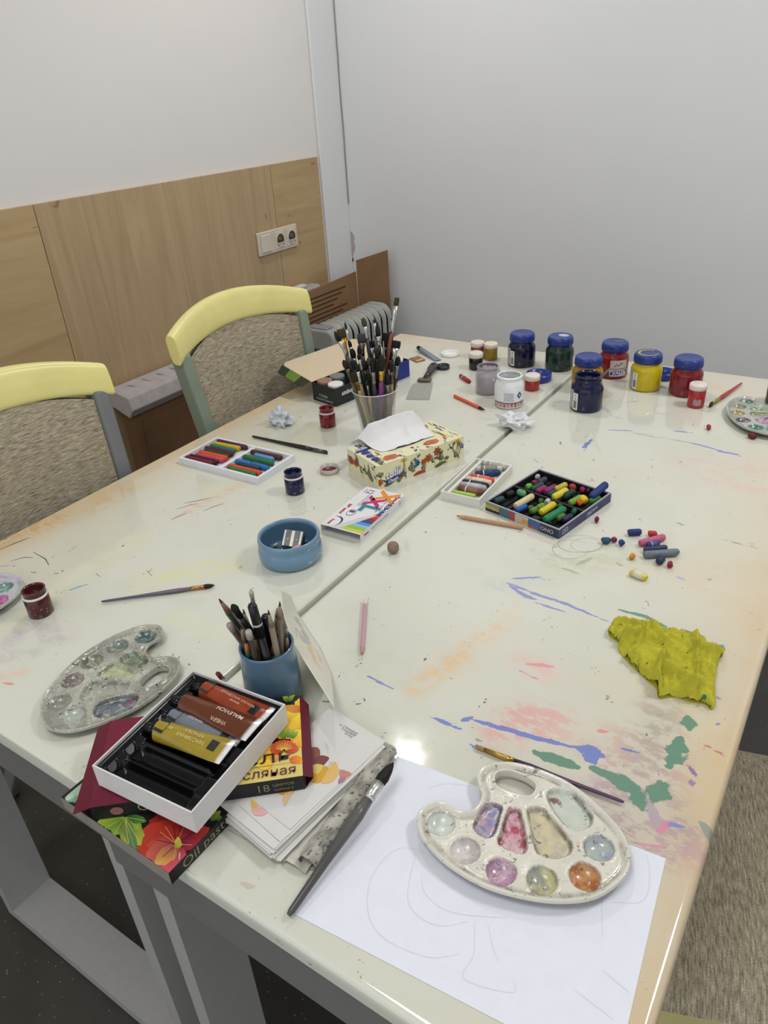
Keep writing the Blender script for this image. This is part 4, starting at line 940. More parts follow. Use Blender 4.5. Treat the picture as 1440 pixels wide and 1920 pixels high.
# ---------------- tissue box ----------------
c, a, bw_, bd_ = rectfit([(650,839.5),(707,874),(870,817.5),(807.5,787.5)], TZ+.05)
tb = thing('tissue_box', 'cream flower-printed tissue box with blue lettering, standing by the brush cup', 'tissue box', (c.x, c.y, TZ), a)
x, y = bw_/2, bd_/2; H = .0495; CREAM = 'ddd8b4'
k = M(); k.box((-x,-y,0),(x,y,H),PAPER,lin(CREAM))
Ftop = lambda u, v, z=0: (-x+u, -y+v, H+z); Fl = lambda u, v, z=0: (-x+u, -y-z, v); Fr = lambda u, v, z=0: (x+z, -y+u, v)
# local -y face is the short left one, local +x the long near one
rn = random.Random(11)
flora(k, Fl, bw_, H, rn, 13)
for i, (u, v, ss, cc) in enumerate(((.02,.02,.011,'a63e33'),(.04,.032,.008,'6b6a48'),(.085,.014,.007,'5a5c86'))): poly2(k, Fl, rot(petal(ss*1.6, ss*.5, 6), 1.9, u, v), cc, .0004)
L = bd_
flora(k, Fr, L, H, rn, 26)
def fl(u, v): return Fr(u, v, .0003)
for u in (.062, .195):
    for q in range(5): poly2(k, Fr, rot(petal(.009, .002, 4), 1.57+(q-2)*.55, u, .040), 'c9a833', .0005)
    for q in (-1, 0, 1): line2(k, Fr, [(u, .040), (u+.004*q, .02), (u+.003, .003)], .0008, '5d6140', .00045)
fern(k, Fr, .150, .012, 1.2, .028, '45523b', .0005); fern(k, Fr, .04, .004, .3, .03, '45523b', .0004)
for (u, v, aa, ss) in ((.095,.021,1.9,.016),(.093,.02,1.2,.013),(.092,.019,2.6,.010)): poly2(k, Fr, rot(petal(ss, ss*.32, 6), aa, u, v), '41679a', .0005)
for (u, v, ss, sy) in ((.098,.001,.015,.5),): poly2(k, Fr, [(u+ss*math.cos(q*.35), max(.0005, v+ss*sy*math.sin(q*.35))) for q in range(10)], 'a2392e', .0006)
for (u, v) in ((.135,.004),(.012,.003)): poly2(k, Fr, rot(petal(.026, .004, 6), .15, u, v), '4f6138', .00055)
# logo
poly2(k, Fr, rot([(-.017,-.004),(.014,-.004),(.018,0),(.014,.0045),(-.017,.0045)], .12, .034, .011), '26307c', .0008)
def sk(Fx, cx, cy, aa, z): return lambda X_, Y_: Fx(cx+X_*math.cos(aa)-Y_*math.sin(aa), cy+X_*math.sin(aa)+Y_*math.cos(aa), z)
k.text('tolli', .022, sk(Fr, .0346, .0229, .12, .0009), PAPER, lin('26307c'), bold=.0008, shear=.2)
k.text('tolli', .022, sk(Fr, .034, .0235, .12, .0011), PAPER, lin('e9e9ef'), bold=.0004, shear=.2)
k.text('Classic', .009, sk(Fr, .034, .0105, .12, .0011), PAPER, lin('e9e9ef'), bold=.0002, shear=.2)
# top print, leaving the opening
flora(k, lambda u, v, z=0: Ftop(u, v*.22, z), bw_, bd_, rn, 11)
for i in range(5): flora(k, lambda u, v, z=0, i=i: Ftop(bw_*.74+u*.26, bd_*(.18*i+.02)+v*.18, z), bw_, bd_, rn, 5)
flora(k, lambda u, v, z=0: Ftop(u, bd_*.82+v*.18, z), bw_, bd_, rn, 8)
for (u, v) in ((.093,.042),(.09,.145)):
    poly2(k, Ftop, [(u+.010*math.cos(q*.5)*(1+.15*math.sin(q*2)), v+.016*math.sin(q*.5)*(1+.15*math.cos(q*3))) for q in range(13)], 'c4623c', .0009)
    poly2(k, Ftop, [(u+.004*math.cos(q), v+.006*math.sin(q)) for q in range(6)], '7a7a3c', .0011)
for u in (.045, .063, .081): poly2(k, Ftop, [(u+.0075*math.cos(q*.5), .014+.0075*math.sin(q*.5)) for q in range(13)], '2b3480', .0010)
TL = lambda X_, Y_: Ftop(.025-Y_, .018+X_*.9, .0012)
poly2(k, Ftop, [(.030,.001),(.036,.001),(.036,.034),(.030,.034)], '26307c', .0010)
k.text('tolli', .017, TL, PAPER, lin('26307c'), bold=.0011); k.text('tolli', .017, lambda X_, Y_: Ftop(.025-Y_, .018+X_*.9, .0014), PAPER, lin('e4e4ec'), bold=.0003)
k.obj('box_body', tb)
# oval opening with tissue
k = M(); ox, oy = -.012, 0
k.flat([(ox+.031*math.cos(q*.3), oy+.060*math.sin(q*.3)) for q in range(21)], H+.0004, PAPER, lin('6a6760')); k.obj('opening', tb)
def tis(u, v):
    # wall of tissue standing in the slot and folding over towards the camera side
    s = u*2-1
    prof = [(-.047,.000),(-.043,.022),(-.038,.040),(-.034,.045),(-.028,.036),(-.014,.016),(.004,.005),(.022,.002)]
    t_ = v*(len(prof)-1); i = min(int(t_), len(prof)-2); f = t_-i
    px_ = prof[i][0]*(1-f)+prof[i+1][0]*f; pz = prof[i][1]*(1-f)+prof[i+1][1]*f
    hh = 1-.12*abs(s)-max(0, abs(s)-.72)*2.2; yy = s*(.082-.018*v)-.002
    pz = pz*max(.02, hh)+.0022*fb(u*5, v*4, 1)+.004*max(0, math.sin(u*9+v*3))*(1-abs(2*v-1))*.6
    px_ += .004*fb(u*4, v*2, 3); 
    if u < .2: px_ -= (.2-u)*.05; yy -= (.2-u)*.05*(1-v)
    return (ox+px_+.006, oy+yy, H+.0008+max(0, pz))
k = M(); k.grid(tis, 44, 30, TISS, lin('dedddd')); k.obj('tissue_sheet', tb)

# ---------------- pastel carton ----------------
c, a, bw_, bd_ = rectfit([(601,982),(675.8,1003),(758,928),(687.6,912.5)], TZ+.0165)
pb = thing('pastel_carton', 'white flat pastel carton with XXL letters and an open near end', 'box', (c.x, c.y, TZ), a)
x, y, H = bw_/2, bd_/2, .0165; k = M(); PW = lin('d9d8da')
k.box((-x,-y,H-.0008),(x,y,H),PAPER,PW); k.box((-x,-y,0),(x,y,.0008),PAPER,PW); k.box((-x,-y,.0008),(-x+.0008,y,H-.0008),PAPER,PW); k.box((x-.0008,-y,.0008),(x,y,H-.0008),PAPER,PW); k.box((-x+.0008,y-.0008,.0008),(x-.0008,y,H-.0008),PAPER,PW)
k.box((-x+.0008,-y+.02,.0008),(x-.0008,-y+.021,H-.0008),PAPER,lin('4a4538'))
F = lambda u, v, z=0: (-x+u*bw_, -y+v*bd_, H+z)     # u across to the right, v away
# text runs down from far to near: its baseline direction is -v
def R(cx, cy, z): return lambda X_, Y_: (-x+cx*bw_+Y_, -y+cy*bd_-X_, H+z)
R2 = lambda cx, cy, z: (lambda X_, Y_: (-x+cx*bw_-Y_*-1, -y+cy*bd_-X_, H+z))
for i, cc in enumerate(('b9c33a','8fb23e','7fb6c6','4f86c0','1f3f86','8c1f2a','b52f2e','cf4a30')):
    v0, v1 = .02+.055*i, .075+.055*i; ul = .46+.05*i
    poly2(k, F, [(ul, v0), (.995, v0), (.995, v1), (ul+.05, v1)], cc, .0001)
poly2(k, F, [(.30,.01),(.46,.01),(.99,.50),(.60,.30)], 'c4c4c6', .0002)
for ch, cc, u, v, sz in (('X','d98a2c',.66,.86,.052),('X','b3266b',.52,.70,.044),('L','2a7f92',.60,.53,.050)):
    k.text(ch, sz, R(u, v, .0004), PAPER, lin('e9e9ea'), bold=.0034); k.text(ch, sz, R(u, v, .0006), PAPER, lin(cc), bold=.0022)
k.text('Pentel', .0105, R(.93, .85, .0004), PAPER, lin('b02a3a'), bold=.0004); k.text('МЕЛЬНИК', .0105, R(.93, .60, .0005), PAPER, lin('2a3580'), bold=.0006)
k.text('Pastel Cores · Oil Pastels', .0062, R(.80, .70, .0004), PAPER, lin('6a6a72'))
k.text('12', .018, R(.22, .90, .0004), PAPER, lin('3a3a3c')); k.text('colours', .005, R(.10, .90, .0004), PAPER, lin('5a5a5c'))
for i in range(3): k.text('pastel oil colours sticks', .0045, R(.28+.05*i, .68, .0004), PAPER, lin('6a6a72'))
k.text('50% extra!', .0085, R(.12, .42, .0004), PAPER, lin('b02a4a'), bold=.0004)
k.add([F(.33+.10*math.cos(q*.4), .37+.075*math.sin(q*.4), .0003) for q in range(16)], [tuple(range(16))], PAPER, lin('3c3c40')); k.add([F(.33+.088*math.cos(q*.4), .37+.066*math.sin(q*.4), .0004) for q in range(16)], [tuple(range(16))], PAPER, lin('d6d6d8'))
poly2(k, F, [(.27,.37),(.39,.37),(.39,.42),(.27,.42)], '4a4a4e', .0006)
k.add([F(.20+.17*math.cos(q*.3), .13+.11*math.sin(q*.3), .0003) for q in range(-4, 8)], [tuple(range(12))], PAPER, lin('2a2f52')); k.add([F(.17+.17*math.cos(q*.3), .11+.11*math.sin(q*.3), .0005) for q in range(-5, 9)], [tuple(range(14))], PAPER, lin('dcdcde'))
k.text('Pentel', .007, R(.14, .10, .0007), PAPER, lin('b02a3a'), bold=.0004)
S = lambda cy: (lambda X_, Y_: (x+.0003, -y+cy*bd_+X_, .0085+Y_))
k.text('Pentel', .006, S(.12), PAPER, lin('a02a38'), bold=.0002); k.text('Pastel Oil Sticks of Pastels', .0055, S(.42), PAPER, lin('6a6a66')); k.text('12', .009, S(.88), PAPER, lin('55555a'))
k.obj('box_body', pb)

# ---------------- blue bowl with sharpeners ----------------
bc = Vector((-.7205, .760, TZ))
bo = thing('ceramic_bowl', 'light blue painted round bowl holding pencil sharpeners', 'bowl', bc)
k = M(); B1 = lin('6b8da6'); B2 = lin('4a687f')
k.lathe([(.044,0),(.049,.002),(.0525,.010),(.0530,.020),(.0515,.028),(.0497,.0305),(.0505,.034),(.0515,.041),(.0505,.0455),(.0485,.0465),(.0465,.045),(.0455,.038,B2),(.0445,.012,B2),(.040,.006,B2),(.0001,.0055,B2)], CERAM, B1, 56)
for q in (3.7, 3.9, 4.05): k.add([on_cyl(.0520, q, .036)(X_, Y_) for X_, Y_ in ((-.005,-.003),(.004,-.0035),(.005,.001),(-.003,.003))], [(0,1,2,3)], CERAM, lin('8a9a90'))
k.obj('bowl_body', bo)
sz = TZ+.0065
sh = thing('pencil_sharpener', 'metal double-hole pencil sharpener on top in the blue bowl', 'sharpener', bc+Vector((.006,.002,.029)), .2)
sh.rotation_euler = (.62, .12, .45); sh.scale = (1.25,)*3
k = M(); k.box((-.013,-.010,0),(.013,.014,.009),METAL,lin('8d8d8a'),bev=.001); k.obj('sharpener_body', sh)
for s in (-.0058, .0058):
    k = M(); k.box((s-.0040,-.009,.0088),(s+.0032,.013,.0098),METAL,lin('4a4a4a')); k.lathe([(.0018,.0098),(.0016,.0105),(.0001,.0105)], METAL, lin('a9a9a5'), 10, Matrix.Translation((s, 0, 0))); k.obj('blade', sh)
k = M(); k.box((-.013,-.010,-.011),(.013,.014,-.0005),DARKP,lin('17181a'),bev=.001); k.obj('black_base', sh)
k = M(); k.lathe([(.010,0),(.011,.004),(.010,.012),(.006,.014),(.0001,.014)], PLAST, lin('3f6f70'), 20); k.lathe([(.0055,.0142),(.004,.0150),(.0001,.010)], PLAST, lin('20303a'), 16)
tag(k.obj('pencil_sharpener', None, Vector((bc.x-.020, bc.y-.016, sz))), 'small teal barrel sharpener at the left in the blue bowl', 'sharpener')
k = M(); k.tube([(-.010,0,0),(-.003,0,.001),(.006,0,.002),(.010,0,.004)], [.003,.0038,.0032,.001], WAX, lin('d3a7a6'), 10)
o = k.obj('eraser_stub', None, Vector((bc.x+.022, bc.y-.010, sz+.022))); o.rotation_euler = (0, -.35, .6); tag(o, 'small pink stub leaning beside the metal sharpener in the blue bowl', 'eraser')
k = M(); k.lathe([(.009,0),(.0095,.006),(.006,.012),(.0001,.013)], PLAST, lin('2d3236'), 18); tag(k.obj('pencil_sharpener', None, Vector((bc.x+.016, bc.y+.022, sz))), 'dark rounded sharpener at the back in the blue bowl', 'sharpener')

# where each pencil and brush stands in its cup: foot, then tip
STAND = {
'black marker with white band in the blue cup': [[[-0.5083,0.4793,0.761],[-0.5231,0.475,0.9133]]],
'thick black marker in the front middle of the blue cup': [[[-0.5204,0.5035,0.761],[-0.5318,0.5009,0.876]]],
'slim black liner with fine point in the blue cup': [[[-0.5345,0.5178,0.761],[-0.5433,0.4629,0.9143]]],
'tall thin black brush with silver point, highest in the blue cup': [[[-0.5164,0.4748,0.761],[-0.5387,0.4917,0.9198]]],
'dark green pencil with worn brown tip, leaning farthest left in the blue cup': [[[-0.5341,0.508,0.761],[-0.5591,0.4598,0.9177]]],
'olive wooden pencil with long cut tip in the blue cup': [[[-0.5481,0.4934,0.761],[-0.5579,0.4917,0.8815]]],
'beige pencil with cut tip right of the thick marker': [[[-0.5037,0.4871,0.761],[-0.5103,0.4868,0.9013]]],
'tallest natural wood pencil at the right of the blue cup': [[[-0.5136,0.49,0.761],[-0.508,0.5052,0.9024]]],
'blunt natural wood stick at the right of the blue cup': [[[-0.5532,0.501,0.761],[-0.5271,0.5222,0.8732]]],
'slim grey pencil at the right edge of the blue cup': [[[-0.5085,0.5035,0.761],[-0.5174,0.5156,0.8789]]],
'brown pencil with clear cap leaning left over the rim of the blue cup': [[[-0.536,0.5002,0.761],[-0.5531,0.4614,0.8822]]],
'short dark brown pencil left of the eraser end': [[[-0.5525,0.4837,0.761],[-0.534,0.4632,0.8863]]],
'pencil with pale grey eraser end at the front of the blue cup': [[[-0.5232,0.4723,0.761],[-0.5247,0.4638,0.8821]]],
'orange-tipped pencil with teal barrel at the front rim': [[[-0.5472,0.4797,0.761],[-0.5321,0.4634,0.8651]]],
'brown cut pencil below the thick black marker': [[[-0.5289,0.4931,0.761],[-0.5324,0.486,0.8446]]],
'white-barrelled pencil with brown wooden tip at the front rim': [[[-0.5251,0.4811,0.761],[-0.5155,0.4929,0.8514]]],
'grey pencil with cut tip above the right rim': [[[-0.527,0.5159,0.761],[-0.5263,0.5156,0.8346]]],
'grey brown pencil nearest to the right rim': [[[-0.5067,0.4964,0.761],[-0.5088,0.509,0.852]]],
'yellowish dark pencil behind the pale eraser end': [[[-0.5366,0.4797,0.761],[-0.5269,0.4737,0.8662]]],
'black round brush with silver ferrule, farthest left in the cup': [[[-0.8418,1.2438,0.761],[-0.9023,1.1666,1.0016]]],
'broad brown brush with yellow gold ferrule in the cup': [[[-0.8669,1.2038,0.761],[-0.9092,1.1961,0.9969]]],
'thin dark liner brush left of the green one': [[[-0.8733,1.213,0.761],[-0.9242,1.2339,1.0009]]],
'greenish round brush standing high in the middle of the cup': [[[-0.8339,1.2279,0.761],[-0.8584,1.2086,1.022]]],
'worn grey block brush in the middle of the cup': [[[-0.8765,1.227,0.761],[-0.8711,1.2157,0.986]]],
'tallest flat brush with crimped silver ferrule at the right of the cup': [[[-0.8457,1.203,0.761],[-0.806,1.2576,1.0552]]],
'thin brush with silver ferrule behind the tallest one': [[[-0.8683,1.2263,0.761],[-0.8449,1.2966,1.001]]],
'thin brush with tiny tip behind the angled black one': [[[-0.8418,1.2179,0.761],[-0.8572,1.2472,1.01]]],
'black brush with bent hairs and silver ferrule right of the middle of the cup': [[[-0.846,1.2482,0.761],[-0.8411,1.2326,1.0064]]],
'large black square brush with dark red handle in the cup': [[[-0.8627,1.2448,0.761],[-0.8367,1.2633,0.9779]]],
'black flat brush with silver ferrule at the right edge of the cup': [[[-0.843,1.2098,0.761],[-0.8068,1.2508,0.9688]]],
'black round brush with speckled ferrule at the right rim': [[[-0.8329,1.2428,0.761],[-0.8223,1.2646,0.9476]]],
'dark slanted brush with gold ferrule and purple handle': [[[-0.8315,1.2035,0.761],[-0.8065,1.1903,0.9576]]],
'black round brush with long silver ferrule and wooden handle': [[[-0.8453,1.2282,0.761],[-0.8314,1.2386,0.9295]]],
'dark green round brush with silver ferrule and wooden handle': [[[-0.8363,1.2204,0.761],[-0.8102,1.2287,0.93]]],
'black flat brush with pale silver ferrule in the middle of the cup': [[[-0.8608,1.2302,0.761],[-0.8601,1.2341,0.9671]]],
'dark brush with brown ferrule below the greenish one': [[[-0.8522,1.2345,0.761],[-0.8803,1.2466,0.9748]]],
'dark green pointed brush left of the middle of the cup': [[[-0.8803,1.2225,0.761],[-0.8873,1.2254,0.9574]]],
'small black stub brush at the left front of the cup': [[[-0.858,1.2239,0.761],[-0.8518,1.1738,0.9579]]],
'dark brown splayed round brush at the front of the cup': [[[-0.8503,1.2264,0.761],[-0.8588,1.1945,0.9392]]],
'grey-brown worn brush with long grey ferrule at the front of the cup': [[[-0.85,1.2234,0.761],[-0.8469,1.2028,0.9434]]],
'very wide brown flat brush low at the left front of the cup': [[[-0.8503,1.2004,0.761],[-0.8639,1.1741,0.9189]]],
'brown bristle brush leaning left over the rim of the cup': [[[-0.8582,1.2185,0.761],[-0.905,1.2121,0.9127]]],
'thin black-tipped brush between the yellow and green ones': [[[-0.8723,1.2427,0.761],[-0.9064,1.2185,0.9665]]],
'grey handled brush with dark tip at the front of the cup': [[[-0.8447,1.1975,0.761],[-0.8555,1.1683,0.9377]]],
'short black brush with pinkish handle at the front rim': [[[-0.8366,1.2489,0.761],[-0.8701,1.2054,0.9107]]],
'low teal and yellow handled brush against the front of the cup': [[[-0.8343,1.2027,0.761],[-0.8273,1.2015,0.8766]]],
'dark bronze brush behind the wide flat one': [[[-0.8532,1.2297,0.761],[-0.8742,1.1823,0.9397]]],
'slim pale pink handled brush at the front of the cup': [[[-0.8392,1.2038,0.761],[-0.8448,1.1854,0.9007]]],
'brush with clear silver ferrule right of the middle of the cup': [[[-0.8514,1.2395,0.761],[-0.8597,1.2481,0.953]]],
'dark brush standing within the dense inner bunch of the plastic cup': [[[-0.8354,1.2337,0.761],[-0.795,1.235,0.9419]],[[-0.8513,1.2164,0.761],[-0.887,1.1684,0.9422]],[[-0.8229,1.2257,0.761],[-0.8047,1.2039,0.9092]],[[-0.8383,1.2374,0.761],[-0.8103,1.2475,0.899]],[[-0.8602,1.2099,0.761],[-0.8948,1.211,0.9533]],[[-0.8225,1.2073,0.761],[-0.8347,1.2189,0.9572]],[[-0.867,1.2399,0.761],[-0.8706,1.2592,0.8882]],[[-0.8532,1.2064,0.761],[-0.8318,1.197,0.9464]],[[-0.8401,1.2308,0.761],[-0.8235,1.25,0.9466]],[[-0.8635,1.2209,0.761],[-0.8853,1.257,0.9155]],[[-0.8326,1.1972,0.761],[-0.8237,1.1816,0.9415]],[[-0.856,1.2437,0.761],[-0.8297,1.2761,0.9538]],[[-0.8589,1.2015,0.761],[-0.8869,1.1862,0.9106]],[[-0.8264,1.2345,0.761],[-0.7979,1.2144,0.9352]]],
'grey triangular palette knife standing in the plastic cup': [[[-0.8286,1.2149,0.761],[-0.8157,1.2131,0.9759]]],
'flat yellow modelling stick low at the front inside the plastic cup': [[[-0.8389,1.1964,0.761],[-0.8371,1.1826,0.8626]]],
}
def stand(lab, b, p1):
    e = STAND.get(lab)
    if not e: return b, p1
    q = e.pop(0) if len(e) > 1 else e[0]; return Vector(q[0]), Vector(q[1])
# ---------------- pencil cup ----------------
pc = Vector((-.5285, .4915, TZ)); PH = .090
pcup = thing('pencil_cup', 'greyish blue painted cup full of pencils behind the tube tray', 'cup', pc)
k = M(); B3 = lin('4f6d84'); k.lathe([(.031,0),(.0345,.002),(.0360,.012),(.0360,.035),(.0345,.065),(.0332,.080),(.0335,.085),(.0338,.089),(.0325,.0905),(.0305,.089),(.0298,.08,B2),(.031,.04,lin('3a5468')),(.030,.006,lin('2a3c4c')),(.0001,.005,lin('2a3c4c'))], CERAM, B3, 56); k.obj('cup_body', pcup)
K6 = crop(380, 1070, 5.143)
def incup(x_, y_, ctr, off, rb, z0=.008, fr=.6):
    p1 = TP(*K6(x_, y_), ctr, off) if not isinstance(x_, tuple) else TP(*x_, ctr, off)
    l = Vector((p1.x-ctr.x, p1.y-ctr.y, 0)); d = l.length; b = Vector((ctr.x, ctr.y, ctr.z+z0))
    if d > 1e-4: b -= l/d*min(fr*d, rb)
    return b, p1
for i, (x_, y_, off, kind, col, lab) in enumerate([
 (165,278,-.002,'p','263330','dark green pencil with worn brown tip, leaning farthest left in the blue cup'),
 (268,312,.006,'b','1b1b1c','slim black liner with fine point in the blue cup'),
 (388,362,.004,'w','7d7462','olive wooden pencil with long cut tip in the blue cup'),
 (470,312,.010,'m','151516','black marker with white band in the blue cup'),
 (458,160,.012,'s','1f1f20','tall thin black brush with silver point, highest in the blue cup'),
 (606,425,-.008,'m','141415','thick black marker in the front middle of the blue cup'),
 (638,372,.006,'w','8f8472','beige pencil with cut tip right of the thick marker'),
 (742,296,.012,'w','7d7264','tallest natural wood pencil at the right of the blue cup'),
 (738,372,.006,'e','85796a','blunt natural wood stick at the right of the blue cup'),
 (774,378,.004,'w','77726c','slim grey pencil at the right edge of the blue cup'),
 (248,525,-.018,'e','5c4a40','brown pencil with clear cap leaning left over the rim of the blue cup'),
 (358,530,-.012,'w','4b3b34','short dark brown pencil left of the eraser end'),
 (434,570,-.020,'e','a8a298','pencil with pale grey eraser end at the front of the blue cup'),
 (412,665,-.024,'t','b07850','orange-tipped pencil with teal barrel at the front rim'),
 (560,690,-.020,'w','7b6a58','brown cut pencil below the thick black marker'),
 (684,655,-.020,'c','c8c0b4','white-barrelled pencil with brown wooden tip at the front rim'),
 (758,628,-.010,'w','6d6a66','grey pencil with cut tip above the right rim'),
 (806,602,-.004,'w','6f665c','grey brown pencil nearest to the right rim'),
 (495,625,-.016,'w','6a5626','yellowish dark pencil behind the pale eraser end')]):
    b, p1 = stand(lab, *incup(x_, y_, pc, off, .016)); g = 'pencils in the blue cup'
    if kind in 'pwtc':
        pencil(b, p1, lab, '2f8f8a' if kind == 't' else col, r=.0038 if kind != 'p' else .0042, tipc={'p':'7a5a4c','w':'8a7a66','t':'b5784c','c':'8f6e54'}[kind], lead='3a3530', grp=g, tl=.024, cat='pencil')
    elif kind == 's': brush(b, p1, lab, col, '8a8680', 'a9a49a', r=.0026, bl=.008, fl=.012, tip='point', grp=g)
    elif kind == 'b': brush(b, p1, lab, col, '232324', '1a1a1a', r=.0040, bl=.012, fl=.014, tip='point', grp=g)
    elif kind == 'm':
        q, Ln = oriented(b, p1); t = thing('marker_pen', lab, 'pen', b, 0, g, q); r = .0055 if 'thick' not in lab else .0062
        k = M(); k.tube([(0,0,0),(0,0,Ln-.045)], [r*.95,r*.95], PLAST, lin(col), 14); k.obj('barrel', t); k = M(); k.tube([(0,0,Ln-.047),(0,0,Ln-.003),(0,0,Ln)], [r*1.08,r*1.02,r*.7], PLAST, lin(col), 14); k.obj('pen_cap', t)
        if 'band' in lab: k = M(); k.tube([(0,0,Ln-.030),(0,0,Ln-.0275)], [r*1.1,r*1.1], PLAST, lin('b5b3ae'), 14); k.obj('white_band', t)
    else:
        q, Ln = oriented(b, p1); t = thing('pencil', lab, 'pencil', b, 0, g, q)
        k = M(); k.tube([(0,0,0),(0,0,Ln-.012)], [.0038,.0038], LACQ, lin('4a4038' if 'eraser' in lab else col), 6); k.obj('barrel', t)
        k = M(); k.tube([(0,0,Ln-.0125),(0,0,Ln-.002),(0,0,Ln)], [.0043,.0042,.0030], PLAST if 'eraser' in lab or 'clear' in lab else WOOD, lin(col if 'clear' not in lab else '9a8f86'), 10); k.obj('eraser' if 'eraser' in lab else 'end_cap', t)
# leaning watercolour sheet
k = M()
up = [T(527,1106,.834), T(531,1150,.826), T(549,1205,.812), T(588,1266,.806), T(629,1330,.802)]
dn = [T(545,1116,.7515), T(556,1146,.7512), T(578,1180,.7512), T(600,1212,.7512), T(622,1262,.7512)]
def lp(A, t): i = min(int(t*(len(A)-1)), len(A)-2); f = t*(len(A)-1)-i; return A[i].lerp(A[i+1], f)
def sheetf(u, v): p = lp(up, u).lerp(lp(dn, u), v); return (p.x, p.y, p.z+.004*math.sin(math.pi*v)*0)
def sheetc(u, v):
    base = Vector(lin('d0cec0')); n = fb(u*6, v*5, 2)
    if .30 < u < .62 and .3 < v < .8 and n > .05: base = base.lerp(Vector(lin('9a9ca4')), .6)
    if .62 < u < .82 and .35 < v < .75 and n > -.1: base = base.lerp(Vector(lin('c9b184')), .6)
    return tuple(base)
k.grid(sheetf, 40, 16, SHEET, None, sheetc)
tag(k.obj('watercolour_sheet', None, mod=[('SOLIDIFY', dict(thickness=.0005))]), 'curved sheet with faint watercolour marks leaning on the blue pencil cup', 'paper')

